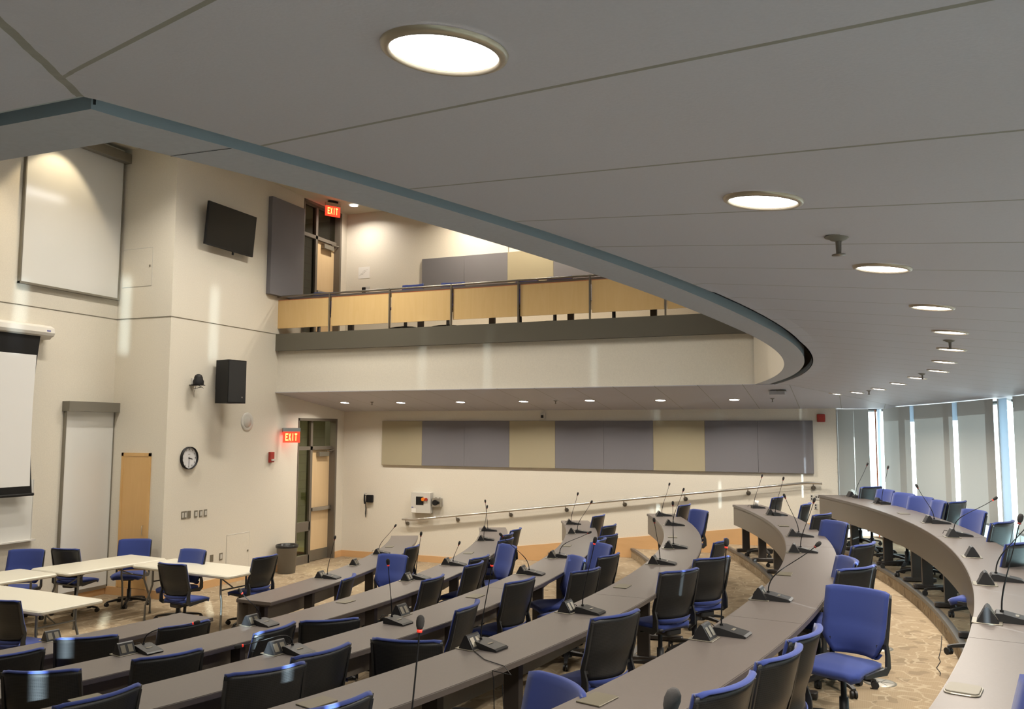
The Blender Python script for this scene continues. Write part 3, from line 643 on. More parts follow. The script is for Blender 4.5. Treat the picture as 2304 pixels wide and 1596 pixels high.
def chair_parts():
    parts = []
    NJ = 13
    # fabric: front face, rolled top edge
    G = []
    for i in range(15):
        v = i/14; x, z = back_profile(v); w = back_w(v)
        G.append([(x+.058*(2*j/(NJ-1)-1)**2, w*(2*j/(NJ-1)-1), z) for j in range(NJ)])
    for dx, dz in ((-.008, .007), (-.019, .010), (-.030, .007), (-.036, .001), (-.035, -.004)):
        x, z = back_profile(1); w = back_w(1)
        G.append([(x+dx+.058*(2*j/(NJ-1)-1)**2, w*(2*j/(NJ-1)-1)*(1-.02*abs(dx)/.03), z+dz-.010*(abs(2*j/(NJ-1)-1) > .99)) for j in range(NJ)])
    def off(i, j):
        if i <= 14: return Vector((-.013, 0, 0))
        return {15: Vector((-.006, 0, -.009)), 16: Vector((-.001, 0, -.010)), 17: Vector((.004, 0, -.009)), 18: Vector((.009, 0, -.003)), 19: Vector((.009, 0, -.001))}[i]
    f = MB(); f.sheet(G, off)
    G2 = []                                              # lower lip turned round the back
    for k, (dx, dz) in enumerate(((-.012, -.004), (-.027, 0), (-.030, .018), (-.029, .036))):
        x, z = back_profile(0); w = back_w(.02+.05*k)
        G2.append([(x+dx+.058*(2*j/(NJ-1)-1)**2, w*(2*j/(NJ-1)-1), z+dz) for j in range(NJ)])
    f.sheet(G2, lambda i, j: Vector((.006, 0, .002)))
    parts.append(('backrest', f.mesh('backrest', M['fabric'])))
    G = []
    for i in range(14):
        v = .085+.895*i/13; x, z = back_profile(v); w = back_w(v)+.003+.006*min(1, v/.4)
        G.append([(x-.021+.058*(2*j/(NJ-1)-1)**2, w*(2*j/(NJ-1)-1), z) for j in range(NJ)])
    f = MB(); f.sheet(G, lambda i, j: Vector((-.007, 0, 0))); parts.append(('back_shell', f.mesh('back_shell', M['shell'])))
    # seat
    G = []
    NI = 13
    for i in range(NI):
        u = i/(NI-1); x = -.19+.43*u; row = []
        hw = .215*(1-.10*(1-u)**2)*(1-.35*max(0, abs(2*u-1)-.82)/.18*.6)
        for j in range(NJ):
            s_ = 2*j/(NJ-1)-1; z = .474-.034*max(0, u-.66)**2/.34**2 - .012*abs(s_)**6 - .003*(1-abs(s_)) - .012*(u < .01)
            row.append((x, hw*s_, z))
        G.append(row)
    f = MB(); f.sheet(G, lambda i, j: Vector((-.018*(i > NI-3), 0, -.040))); f.sm = [True]*len(f.sm); parts.append(('seat', f.mesh('seat', M['fabric'])))
    f = MB(); f.rbox((.02, 0, .428), (.42, .42, .022), .05); parts.append(('seat_pan', f.mesh('seat_pan', M['plastic'])))
    for s_ in (-1, 1):
        f = MB(); strap(f, [(.14, .430, .010), (-.02, .424, .018), (-.14, .418, .024), (-.170, .440, .028), (-.172, .52, .022)]+[(back_profile(v)[0]+.030, back_profile(v)[1], w_) for v, w_ in ((.25, .016), (.5, .012), (.75, .010), (.93, .007))], s_*.229, .008)
        f.box((-.155, s_*.195, .57), (.02, .06, .020)); f.box((-.14, s_*.17, .42), (.05, .11, .02))
        parts.append(('back_upright', f.mesh('back_upright', M['frame'])))
    f = MB(); f.rbox((-.03, 0, .392), (.30, .17, .055), .03); f.tube([(.02, .08, .385), (.03, .21, .383)], .008); parts.append(('tilt_mechanism', f.mesh('tilt_mechanism', M['plastic'])))
    f = MB(); f.tube([(0, 0, .08), (0, 0, .23), (0, 0, .231), (0, 0, .38)], [.032, .030, .019, .019], 14); parts.append(('gas_column', f.mesh('gas_column', M['plastic'])))
    f = MB(); f.tube([(0, 0, .058), (0, 0, .115)], [.055, .042], 15)
    for k in range(5):
        a = 2*pi*k/5; c, s_ = cos(a), sin(a)
        for_ = [(.03, .112, .030, .024), (.16, .102, .022, .019), (.27, .082, .016, .015), (.305, .070, .015, .012)]
        vs = []
        for r, z, w, h in for_:
            for yy, zz in ((-w, 0), (w, 0), (w*.8, -h*1.6), (-w*.8, -h*1.6)): vs.append((r*c-yy*s_, r*s_+yy*c, z+zz))
        fs = [(i*4+q, i*4+(q+1) % 4, (i+1)*4+(q+1) % 4, (i+1)*4+q) for i in range(3) for q in range(4)]+[(3, 2, 1, 0), (12, 13, 14, 15)]
        f.add(vs, fs)
    base = f.mesh('star_base', M['plastic']); parts.append(('star_base', base))
    f = MB()
    for s_ in (-1, 1): f.tube([(0, s_*.006, .028), (0, s_*.022, .028)], .028, 14)
    f.tube([(0.006, 0, .03), (.006, 0, .062)], .009, 8); f.box((.004, 0, .045), (.03, .012, .026))
    return parts, f.mesh('caster', M['rubber'])
CH_PARTS, CASTER = chair_parts()
def chair(x, y, z, face, label, group):
    t = thing('task_chair', label, 'chair', (x, y, z), radians(face), group)
    spin = radians(random.uniform(0, 72)); k5 = None
    for n_, me in CH_PARTS:
        o = bpy.data.objects.new(n_, me); COL.objects.link(o); o.parent = t
        if n_ == 'star_base': o.rotation_euler.z = spin; k5 = o
    for k in range(5):
        a = 2*pi*k/5; o = bpy.data.objects.new('caster', CASTER); COL.objects.link(o); o.parent = k5
        o.location = (.298*cos(a), .298*sin(a), 0); o.rotation_euler.z = random.uniform(0, 6.28)
    return t
ROWN = {1: 'window-side desk row', 2: 'second desk row from windows', 3: 'third desk row from windows', 4: 'fourth desk row from windows', 5: 'fifth desk row from windows', 6: 'front desk row'}
byrow = {}
for r, x, y, f_, s_ in CHAIRS: byrow.setdefault(r, []).append((x, y, f_, s_))
FRONTN = {(-10.64, 8.50): ('blue', 'blue-fronted task chair behind the folding table under the projection screen'),
 (-10.26, 8.73): ('black', 'black-backed task chair at the folding tables, in front of the tall narrow board'),
 (-10.17, 9.94): ('blue', 'blue task chair at the corner of the folding tables, by the maple cupboard'),
 (-8.54, 9.42): ('blue', 'blue task chair behind the right folding table, below the switch plates'),
 (-7.93, 8.29): ('black', 'black-backed task chair on the near side of the right folding table'),
 (-7.23, 9.31): ('side', 'task chair seen from the side at the right end of the folding tables'),
 (-7.76, 5.90): ('black', 'black-backed task chair at the near folding table, at left edge of view')}
for r, L in byrow.items():
    L = sorted(L, key=lambda c: -atan2(c[1]-CY, c[0]-CX))
    for i, (x, y, f_, s_) in enumerate(L):
        fx, fy = cos(radians(f_)), sin(radians(f_)); ox, oy = x+.28*fx, y+.28*fy
        if r == 7: lab = FRONTN[(x, y)][1]
        else: lab = '%s chair, %s from the side wall behind the %s' % ('blue-fronted' if s_ == 'F' else 'black-backed blue', ORD[i], ROWN[r])
        c_ = chair(ox, oy, FLOORZ[r], f_, lab, 'task chairs at the folding tables' if r == 7 else 'task chairs behind the desk rows')
        if r == 2 and abs(f_+117) < 3: c_.scale = (.95, .95, .95)
# extra chair filling the lower right corner of the view
chair(.30, 3.20, .82, -175, 'dark blue task chair pushed against the window-side desk, nearest to the camera', 'task chairs behind the desk rows')
chair(.92, 7.68, .82, 152, 'blue task chair at the right edge of view, beside the window-side desk row', 'task chairs behind the desk rows')

# ================================================================ CURVED DESKS
def seam_ang(px, py, z): p = on_z(px, py, z); return degrees(atan2(p.y-CY, p.x-CX))
def curved_desk(r, a0, a1, legs, label, joints=()):
    R, z = ROWS[r]; Ro = R+DW; zf = FLOORZ[r]
    t = thing('curved_desk', label, 'desk', polar(R+.2, (a0+a1)/2, zf), group='curved seminar desks'); off = -t.location
    def put(n_, mb, m, p=t):
        mb.v = [(x+off.x, y+off.y, zz+off.z) for x, y, zz in mb.v]; return obj(n_, mb, m, p)
    m = MB(); m.slab(R, Ro, z-.030, z, a0, a1, .35); put('tabletop', m, M['desk'])
    m = MB(); m.slab(Ro, Ro+.007, z-.034, z-.003, a0, a1, .35); m.slab(R-.004, R, z-.034, z-.003, a0, a1, .35)
    m.slab(R, Ro, z-.034, z-.0302, a0, a1, .35); put('edge_band', m, M['deskedge'])
    m = MB(); m.slab(R+.012, R+.032, z-.325, z-.034, a0, a1, .35); put('modesty_panel', m, M['deskpanel'])
    for ja in joints:
        m = MB(); m.slab(R+.002, Ro-.002, z-.001, z+.0008, ja-.006, ja+.006, .1); put('joint_line', m, M['deskedge'])
    occ = [degrees(atan2(y+.27*sin(radians(q))-CY, x+.27*cos(radians(q))-CX)) for rr, x, y, q, _ in CHAIRS if rr == r]
    for a in legs:
        a = max([a+.1*k for k in range(-9, 10) if a1_ok(a+.1*k, a0, a1)] or [a], key=lambda v: min([abs(v-o) for o in occ]+[1.3])-.02*abs(v-a))
        m = MB(); p = polar(R+.17, a); m.box((p.x, p.y, (zf+z-.035+.04)/2), (.11, .055, z-.035-zf-.04), rz=radians(a))
        p = polar(R+.20, a); m.rbox((p.x, p.y, zf+.030), (.36, .075, .045), .02, rz=radians(a)); p = polar(R+.2, a); m.box((p.x, p.y, z-.05), (.34, .04, .03), rz=radians(a))
        put('leg', m, M['post'])
    return t
def a1_ok(v, a0, a1): return min(a0, a1)+.3 < v < max(a0, a1)-.3
def seq(a0, st, a1): 
    o = []; a = a0
    while a > a1: o.append(a); a -= st
    return o
JA = [8.0, -1.0-8.3]
curved_desk(1, 22.1, -29, seq(21.2, 3.3, -28), 'rearmost and highest curved grey-brown desk, along the window wall', [seam_ang(2230, 1440, 1.56), 4.6])
curved_desk(2, 22.2, -25, seq(22.0, 3.6, -24), 'curved grey-brown desk, second row from the windows', [seam_ang(1787, 1402, 1.395), 5.0])
curved_desk(3, 22.8, -25, seq(22.2, 3.9, -24), 'curved grey-brown desk, third row from the windows', [seam_ang(1430, 1345, 1.23)])
curved_desk(4, 24.7, -25, seq(24.0, 4.1, -24), 'curved grey-brown desk, fourth row from the windows', [seam_ang(1193, 1330, 1.065)])
curved_desk(5, 26.6, -25, seq(26.0, 4.4, -24), 'curved grey-brown desk, fifth row from the windows')
curved_desk(6, 27.9, -1.5, seq(27.2, 4.6, -1.4)+[-1.2], 'front curved desk, the section nearer the side wall and door')
curved_desk(6, -5.5, -24, [-5.9]+seq(-10, 4.6, -24), 'front curved desk, the section left of the aisle gap, before the folding tables')

# ================================================================ MICROPHONES, POWER DOCKS, COVERS
def wedge(prof, hy):
    mb = MB(); n = len(prof); mb.add([(x, -hy, z) for x, z in prof]+[(x, hy, z) for x, z in prof], [tuple(range(n)), tuple(reversed(range(n, 2*n)))]+[(i, n+i, n+(i+1) % n, (i+1) % n) for i in range(n)]); return mb
MB_BASE = wedge([(-.095, 0), (.095, 0), (.100, .010), (.085, .018), (.02, .030), (-.055, .046), (-.088, .046), (-.097, .034)], .066).mesh('base_unit', M['plastic'])
_b = MB(); _b.add([(.085, -.045, .0185), (.085, .045, .0185), (.024, .045, .0298), (.024, -.045, .0298)], [(0, 1, 2, 3)]); MB_GR = _b.mesh('speaker_grille', M['frame'])
_b = MB(); _b.rbox((.010, 0, .0325), (.018, .05, .004), .004); MB_BT = _b.mesh('talk_button', M['plate_dark'])
_h = MB(); _h.lathe([(.0, -.024), (.009, -.023), (.0135, -.012), (.0150, .004), (.013, .016), (.008, .023), (0, .0255)], 16); MB_HEAD = _h.mesh('foam_head', M['foam'])
_h = MB(); _h.lathe([(.0055, -.034), (.0095, -.033), (.0095, -.024), (.0055, -.0235)], 16); MB_RING = _h.mesh('light_ring', M['ledoff']); MB_RING_ON = _h.mesh('light_ring', M['led'])
def microphone(r, bx, by, H, label, on=False, z=None, scale=1.):
    z = ROWS[r][1] if z is None else z; a = atan2(by-CY, bx-CX)
    t = thing('gooseneck_microphone', label, 'microphone', (bx, by, z), a, 'gooseneck microphones on the desks'); Mi = Matrix.Translation((bx, by, z)) @ Matrix.Rotation(a, 4, 'Z'); Mv = Mi.inverted()
    for n_, me in (('base_unit', MB_BASE), ('speaker_grille', MB_GR), ('talk_button', MB_BT)):
        o = bpy.data.objects.new(n_, me); COL.objects.link(o); o.parent = t
    Hl = Mv @ Vector(H); P0 = Vector((-.062, 0, .044)); L = (Hl-P0).length
    side = Vector((Hl.x-P0.x, Hl.y-P0.y, 0)).length/L
    P1 = P0+Vector((0, 0, .24*L+.12*L*side)); P2 = P0.lerp(Hl, .45)+Vector((0, 0, .09*side*side*L))
    pts = []
    for i in range(15):
        s_ = i/14; pts.append((1-s_)**3*P0+3*(1-s_)**2*s_*P1+3*(1-s_)*s_*s_*P2+s_**3*Hl)
    d = (pts[-1]-pts[-2]).normalized(); pts = pts[:-1]+[Hl-d*.03]
    g = MB(); g.tube([P0-Vector((0, 0, .004)), P0+Vector((0, 0, .012))], .010, 10); g.tube(pts, [.0044]*7+[.0031]*(len(pts)-7), 7); obj('gooseneck', g, M['black'], t)
    q = d.to_track_quat('Z', 'Y')
    for n_, me in (('foam_head', MB_HEAD), ('light_ring', MB_RING_ON if on else MB_RING)):
        o = bpy.data.objects.new(n_, me); COL.objects.link(o); o.parent = t; o.location = Hl; o.rotation_mode = 'QUATERNION'; o.rotation_quaternion = q; o.scale = (scale,)*3
    c = MB(); c.tube([(-.09, .0, .02), (-.12, .01, .045), (-.150, -.01, .050), (-.165, -.02, .02)], .0028, 6); obj('cord', c, M['black'], t)
    return t
ms = {}
for row in MICS: ms.setdefault(row[0], []).append(row)
ms[2].append((2, -1.375, 2.60, -1.423, 2.67, 1.90)); ms[1].append((1, -.40, 1.62, -.318, 1.545, 2.085))
for r, L in ms.items():
    L = sorted(L, key=lambda c: -atan2(c[2]-CY, c[1]-CX))
    for i, (_, bx, by, hx, hy, hz) in enumerate(L):
        on = (r, i) in ((2, 5), (4, 4), (3, 5), (4, 5), (5, 4), (5, 5), (2, 6), (3, 4), (1, 3))
        pose = 'bent low' if hz-ROWS[r][1] < .26 else ('leaning' if hypot(hx-bx, hy-by) > .17 else 'upright')
        microphone(r, bx, by, (hx, hy, hz), '%s gooseneck microphone, %s from the side wall on the %s' % (pose, ORD[i], ROWN[r]), on)
_d = wedge([(-.052, 0), (.058, 0), (.050, .018), (.012, .082), (.002, .088), (-.008, .082)], .062).mesh('socket_housing', M['plastic'])
_p = MB(); _p.rbox((0, 0, .0025), (.145, .150, .005), .006); DPL = _p.mesh('base_plate', M['plate_dark'])
_s = MB()
for k in (-1, 1): _s.add([(.0505+.0015, k*.028-.018, .020), (.0505+.0015, k*.028+.018, .020), (.020+.0015, k*.028+.018, .070), (.020+.0015, k*.028-.018, .070)], [(0, 1, 2, 3)])
DSK = _s.mesh('socket_face', M['plate_dark'])
ds = {}
for row in DOCKS: ds.setdefault(row[0], []).append(row)
for r, L in ds.items():
    L = sorted(L, key=lambda c: -atan2(c[2]-CY, c[1]-CX))
    for i, (_, x, y) in enumerate(L):
        t = thing('power_socket_dock', 'black wedge-shaped socket dock, %s from the side wall on the %s' % (ORD[i], ROWN[r]), 'power socket', (x, y, ROWS[r][1]), atan2(y-CY, x-CX), 'pop-up socket docks on the desks')
        for n_, me in (('socket_housing', _d), ('base_plate', DPL), ('socket_face', DSK)):
            o = bpy.data.objects.new(n_, me); COL.objects.link(o); o.parent = t
_p = MB(); _p.rbox((0, 0, .003), (.12, .17, .006), .006); HPL = _p.mesh('cover_plate', M['hatch'])
hs = {}
for row in HATCHES: hs.setdefault(row[0], []).append(row)
for r, L in hs.items():
    L = sorted(L, key=lambda c: -atan2(c[2]-CY, c[1]-CX))
    for i, (_, x, y) in enumerate(L):
        if r == 1 and i == 1:
            t = thing('cable_cover', 'large rounded silver cover plate on the window-side desk, nearest to the camera', 'cover plate', (x, y, ROWS[r][1]), atan2(y-CY, x-CX))
            m_ = MB(); m_.rbox((0, 0, .003), (.128, .165, .006), .03); obj('frame_plate', m_, M['plate_dark'], t); m_ = MB(); m_.rbox((0, 0, .008), (.118, .135, .006), .02); obj('lid', m_, M['silver'], t); continue
        o = bpy.data.objects.new('cable_cover', HPL); COL.objects.link(o); o.location = (x, y, ROWS[r][1]+.0005); o.rotation_euler.z = atan2(y-CY, x-CX)
        tag(o, 'flat bronze-coloured cable cover, %s from the side wall on the %s' % (ORD[i], ROWN[r]), 'cover plate', 'flat cable covers on the desks')
# paper cup on the far microphone of the second row
p = on_z(1704, 1139, 1.43); cup = MB(); cup.lathe([(0, 0), (.024, 0), (.032, .075), (.030, .075), (.023, .004)], 18)
o = obj('paper_cup', cup, M['paper']); o.location = (-1.475, 13.79, 1.432); tag(o, 'small white cup standing on a microphone base by the side wall', 'cup')
# loose microphone lead hanging over the edge of the third row desk
pz = 1.234; pl = [on_z(*q, pz) for q in ((1062, 1462), (1090, 1485), (1135, 1500), (1150, 1520))]; e = on_z(1163, 1508, pz)
cb = MB(); lead = [Vector(v)+Vector((0, 0, .001)) for v in pl]
last = lead[-1]; rad = Vector((last.x-CX, last.y-CY, 0)).normalized(); edge = polar(ROWS[3][0]+DW+.012, degrees(atan2(last.y-CY, last.x-CX))+.05, pz)
cb.tube(lead+[edge, edge+rad*.01+Vector((0, 0, -.05)), edge+rad*.015+Vector((0, 0, -.22)), edge+rad*.0+Vector((.03, .02, -.34)), edge+Vector((.05, .06, -.28)), edge+Vector((.02, .10, -.10))], .0028, 6)
o = obj('loose_cable', cb, M['black']); tag(o, 'thin black lead trailing over the edge of the third desk row from windows', 'cable')
z_ = .66; fc = MB(); fc.tube([on_z(*q, z_) for q in ((2119, 1432), (2117, 1462), (2112, 1480), (2116, 1489), (2107, 1503), (2116, 1514), (2115, 1520))], .003, 6)
o = obj('floor_cable', fc, M['black']); tag(o, 'thin dark cable wriggling on the carpet below the window-side desk', 'cable')
for i, (px, py) in enumerate(((1980, 1537), (1977, 1459))):
    p = on_z(px, py, .655); m_ = MB(); m_.lathe([(0, .006), (.10, .006), (.118, .003), (.12, 0)], 28); t = thing('floor_outlet', ['round grey floor outlet beside the nearest blue-fronted chair', 'round grey floor outlet just behind the nearest blue-fronted chair'][i], 'floor outlet', p, group='round outlets in the carpet')
    obj('cover', m_, M['plate_dark'], t); m_ = MB()
    for k in range(6): m_.box((.05*cos(k*pi/3), .05*sin(k*pi/3), .0068), (.09, .003, .001), rz=k*pi/3)
    obj('spokes', m_, M['black'], t)

# ================================================================ FOLDING TABLES
def folding_table(c, L, Wd, ang, label):
    t = thing('folding_table', label, 'table', (c[0], c[1], 0), radians(ang), 'white folding tables set in a U')
    m_ = MB(); m_.rbox((0, 0, .718), (L, Wd, .044), .05, n=5); obj('table_top', m_, M['tabletop'], t)
    for s_ in (-1, 1):
        m_ = MB(); x = s_*(L/2-.26)
        for q in (-1, 1):
            y = q*(Wd/2-.10)
            m_.tube([(x, y*.82, .695), (x, y*.82, .48), (x+s_*.03, y*.86, .38), (x+s_*.07, y, .20), (x+s_*.07, y*1.02, .01)], .0135, 8); m_.tube([(x+s_*.07, y*1.02, .0), (x+s_*.07, y*1.02, .03)], .018, 8)
        m_.tube([(x, -(Wd/2-.10)*.82, .52), (x, (Wd/2-.10)*.82, .52)], .010, 8); m_.tube([(x, 0, .52), (x-s_*.40, 0, .695)], .009, 8); m_.tube([(x, -(Wd/2-.10)*.82, .69), (x, (Wd/2-.10)*.82, .69)], .012, 8)
        obj('leg_frame', m_, M['tableleg'], t)
folding_table((-8.23, 9.15), 1.82, .72, 173.2, 'white folding table reaching right from the corner towards the waste bin')
folding_table((-9.66, 8.85), 1.52, .80, 83, 'white folding table at the corner of the U, in front of the maple cupboard')
folding_table((-9.97, 7.15), 1.83, .80, 84, 'white folding table below the projection screen')
folding_table((-8.53, 6.72), 1.83, .745, 175.3, 'nearest white folding table, free end catching a streak of sun')

# ================================================================ FRONT WALL
def panel_x(mb, X, d, a, b):           # box standing on a wall x = X between two opposite picture corners
    p, q = on_x(*a, X), on_x(*b, X); mb.bb((X, p.y, min(p.z, q.z)), (X+d, q.y, max(p.z, q.z))); return p, q
def onwall(name, X, d, a, b, m, label, cat, group=None):
    mb = MB(); p, q = panel_x(mb, X, d, a, b); return tag(obj(name, mb, m, None, .003), label, cat, group)
# television
p = on_x(469.4, 453.5, XF+.14); q = on_x(566.7, 577.8, XF+.14); cy_, cz_ = (p.y+q.y)/2, (p.z+q.z)/2
hy, hz = abs(on_x(573.6, 487.5, XF+.12).y-p.y)/2, abs(on_x(462.5, 549, XF+.14).z-p.z)/2
t = thing('television', 'black flat television tilted off the front wall', 'television', (XF, cy_, cz_))
R_ = Matrix.Translation((.14, 0, 0)) @ Matrix.Rotation(radians(5), 4, 'Y')
m_ = MB(); m_.box((0, 0, 0), (.045, 2*hy, 2*hz), R_); obj('casing', m_, M['black'], t, .004); m_ = MB(); m_.box((.0235, 0, .004), (.001, 2*hy-.03, 2*hz-.035), R_); obj('screen', m_, M['tv'], t)
m_ = MB(); m_.bb((0, -.15, -.15), (.03, .15, .15)); m_.bb((.03, -.05, -.05), (.13, .05, .05)); obj('wall_mount', m_, M['black'], t); m_ = MB(); m_.box((.03, .07, -hz-.035), (.02, .03, .05), R_); obj('receiver', m_, M['black'], t)
# loudspeaker turned on its bracket
p = on_x(537.6, 858, XF+.42); zt, zb = on_x(537.6, 811, XF+.42).z, on_x(537.6, 908, XF+.42).z
t = thing('loudspeaker', 'large black loudspeaker bracketed to the front wall', 'loudspeaker', (XF, p.y-.02, (zt+zb)/2))
R_ = Matrix.Translation((.25, 0, 0)) @ Matrix.Rotation(radians(-8), 4, 'Z'); hh = (zt-zb)/2
m_ = MB(); m_.prism([(-.17, -.15), (.17, -.19), (.17, .19), (-.17, .15)], -hh, hh, R_); obj('cabinet', m_, M['black'], t); m_ = MB(); m_.box((.172, 0, 0), (.006, .36, 2*hh-.03), R_); obj('grille', m_, M['frame'], t)
m_ = MB(); m_.bb((0, -.06, -.12), (.09, .06, .12)); obj('bracket', m_, M['black'], t); m_ = MB(); m_.box((.176, .11, -hh+.10), (.002, .02, .02), R_); obj('badge', m_, M['steel'], t)
# small dome camera
p = on_x(446, 866, XF+.16); t = thing('dome_camera', 'black dome camera on a small shelf bracket, left of the loudspeaker', 'camera', (XF, p.y, p.z))
m_ = MB(); m_.bb((0, -.03, -.01), (.22, .09, .0)); obj('shelf_bracket', m_, M['black'], t); m_ = MB(); m_.lathe([(.085, 0), (.085, .06), (.068, .09), (.066, .12), (.05, .155), (.02, .172), (0, .175)], 24, Matrix.Translation((.14, .02, 0))); obj('housing', m_, M['black'], t)
m_ = MB(); m_.tube([(.10, .05, 0), (.16, .12, -.05), (.10, .14, -.03), (.02, .05, -.06)], .004, 6); m_.tube([(.10, .02, 0), (.06, .02, -.12), (.08, .0, -.2)], .003, 6); obj('cable', m_, M['black'], t)
onwall('wall_plate', XF, .012, (430, 851), (438, 866), M['plate'], 'small white blank plate behind the dome camera', 'wall plate')
# round wall speaker
p = on_x(555.6, 949.5, XF); t = thing('wall_speaker', 'round white speaker grille on the front wall below the loudspeaker', 'speaker', p)
RX = Matrix.Rotation(pi/2, 4, 'Y'); m_ = MB(); m_.lathe([(0, .012), (.10, .014), (.105, .006)], 32, RX); obj('grille', m_, M['plate'], t); m_ = MB(); m_.lathe([(.105, .010), (.15, .016), (.162, .004), (.162, 0)], 32, RX); obj('rim', m_, M['casewhite'], t)
# clock
p = on_x(423, 1031, XF); t = thing('wall_clock', 'round white clock with a black rim on the front wall', 'clock', p); r_ = .178
m_ = MB(); m_.lathe([(r_-.012, .012), (r_-.010, .05), (r_, .05), (r_, 0)], 40, RX); obj('rim', m_, M['black'], t); m_ = MB(); m_.lathe([(0, .018), (r_-.01, .018)], 40, RX, False); obj('dial', m_, M['clockface'], t)
m_ = MB(); m2 = MB()
for k in range(12):
    a = k*pi/6; m_.box((.020, .138*sin(a), .138*cos(a)), (.002, .010 if k % 3 else .016, .026), M=Matrix.Identity(4))
m_.bb((.019, -.022, .055), (.021, .022, .064)); obj('hour_marks', m_, M['plate_dark'], t)
def hand(a, L, w): m2.add([(.023, w*cos(a)*s_+(-.02*sin(a) if e_ == 0 else L*sin(a)), -w*sin(a)*s_+(-.02*cos(a) if e_ == 0 else L*cos(a))) for e_ in (0, 1) for s_ in (-1, 1)], [(0, 1, 3, 2)])
hand(radians(105), .08, .006); hand(radians(180), .12, .004); obj('hands', m2, M['black'], t)
# switch plates and outlets
def switch(a, b, kind, label):
    p, q = on_x(*a, XF), on_x(*b, XF); cy_, cz_ = (p.y+q.y)/2, (p.z+q.z)/2; hy, hz = (q.y-p.y)/2, abs(p.z-q.z)/2
    t = thing('wall_plate', label, 'wall plate', (XF, cy_, cz_), group='plates on the front wall'); m_ = MB(); m_.bb((0, -hy, -hz), (.008, hy, hz)); obj('plate', m_, M['plate_dark'], t)
    if kind:
        m_ = MB()
        for k in range(kind):
            c_ = (2*k-(kind-1))*hy/kind; w_ = hy/kind*.62; m_.bb((.008, c_-w_, -hz*.62), (.013, c_+w_, hz*.62))
        obj('rocker', m_, M['plate'], t)
switch((407.9, 1151.6), (418.6, 1167.4), 2, 'wide double switch plate, leftmost of the row on the front wall'); switch((421.7, 1150.3), (428, 1166), 0, 'blank steel plate next to the double switch plate')
switch((437, 1149.4), (443.3, 1164.3), 1, 'single switch plate, first right of the blank steel plate'); switch((448, 1148.5), (454.4, 1163), 1, 'single switch plate, middle one of three'); switch((458.5, 1147.2), (464.6, 1162), 1, 'single switch plate, rightmost of three')
switch((472.5, 1249.6), (478.7, 1264), 0, 'low blank steel plate on the front wall'); switch((493.3, 1245.4), (499.5, 1260), 1, 'low outlet plate left of the access panel')
# access panels
def access(pts, wall, label):
    t = thing('access_panel', label, 'access panel', pts[0]); o_ = Vector(pts[0]); fr = MB()
    for a, b in zip(pts, pts[1:]+pts[:1]): fr.tube([Vector(a)-o_, Vector(b)-o_], .004, 4)
    obj('panel_frame', fr, M['casewhite'], t); c = sum((Vector(p)-o_ for p in pts), Vector())/4; lf = MB()
    n_ = Vector((.004, 0, 0)) if wall == 'x' else Vector((0, -.004, 0)); lf.add([c+(Vector(p)-o_-c)*.985+n_ for p in pts], [(0, 1, 2, 3)]); obj('panel_door', lf, M['wall'], t)
    k = MB(); d_ = (Vector(pts[1])-o_)*.93+(Vector(pts[3])-o_)*.48+n_*2; k.box(d_, (.02, .02, .03)); obj('latch', k, M['plate_dark'], t)
p, q = on_x(510, 1205, XF), on_x(561, 1197, XF); zt = (p.z+q.z)/2; access([(XF, p.y, zt), (XF, q.y, zt), (XF, q.y, zt-.66), (XF, p.y, zt-.66)], 'x', 'white access panel low on the front wall, left of the waste bin')
YR = 10.185; p, q = on_y(279.5, 563, YR), on_y(341, 643, YR); access([(p.x, YR-.002, p.z), (q.x, YR-.002, p.z), (q.x, YR-.002, q.z), (p.x, YR-.002, q.z)], 'y', 'cream access panel high on the side of the pillar')
# fire alarm strobe and exit signs
p = on_x(608, 1029, XF); t = thing('fire_alarm', 'red fire alarm strobe on the front wall, left of the door', 'fire alarm', p)
m_ = MB(); m_.rbox((.025, 0, 0), (.05, .12, .19), .01); obj('body', m_, M['red'], t); m_ = MB(); m_.rbox((.06, .01, -.05), (.04, .09, .035), .01); obj('strobe', m_, M['plate'], t)
GL = {'E': [(0, 0, .28, 1), (0, 0, 1, .18), (0, .41, .8, .18), (0, .82, 1, .18)], 'I': [(.36, 0, .28, 1)], 'T': [(.36, 0, .28, 1), (0, .82, 1, .18)], 'X': None}
def letters(mb, text, y0, z0, w, h, X, gap=.28, sgn=1):
    for i, ch in enumerate(text):
        b = y0+i*w*(1+gap)*sgn
        if ch == 'X':
            for s_ in (0, 1):
                ya, yb = (0, 1) if s_ else (1, 0); mb.add([(X, b+sgn*w*(ya*.74), z0), (X, b+sgn*w*(ya*.74+.26), z0), (X, b+sgn*w*(yb*.74+.26), z0+h), (X, b+sgn*w*(yb*.74), z0+h)], [(0, 1, 2, 3)])
        else:
            for x, z, ww, hh in GL[ch]: mb.add([(X, b+sgn*w*x, z0+h*z), (X, b+sgn*w*(x+ww), z0+h*z), (X, b+sgn*w*(x+ww), z0+h*(z+hh)), (X, b+sgn*w*x, z0+h*(z+hh))], [(0, 1, 2, 3)])
def exit_sign(c, rz, label, ceil=False):
    t = thing('exit_sign', label, 'exit sign', c, rz); m_ = MB(); m_.box((-.012, 0, 0), (.03, .31, .20)); obj('sign_panel', m_, M['exit'], t)
    m_ = MB(); m_.box((-.012, 0, .135), (.05, .32, .07)); obj('housing', m_, M['steel'], t); m_ = MB(); letters(m_, 'EXIT', -.115, -.065, .045, .135, .0045); obj('lettering', m_, M['exitletter'], t)
    m_ = MB()
    if ceil: m_.box((-.012, 0, .19), (.06, .2, .04))
    else: m_.box((-.09, -.10, .13), (.14, .10, .08))
    obj('mount', m_, M['black'], t)
p = on_x(656, 984, XF+.16); exit_sign(p, radians(-38), 'lit red EXIT sign left of the lower door')
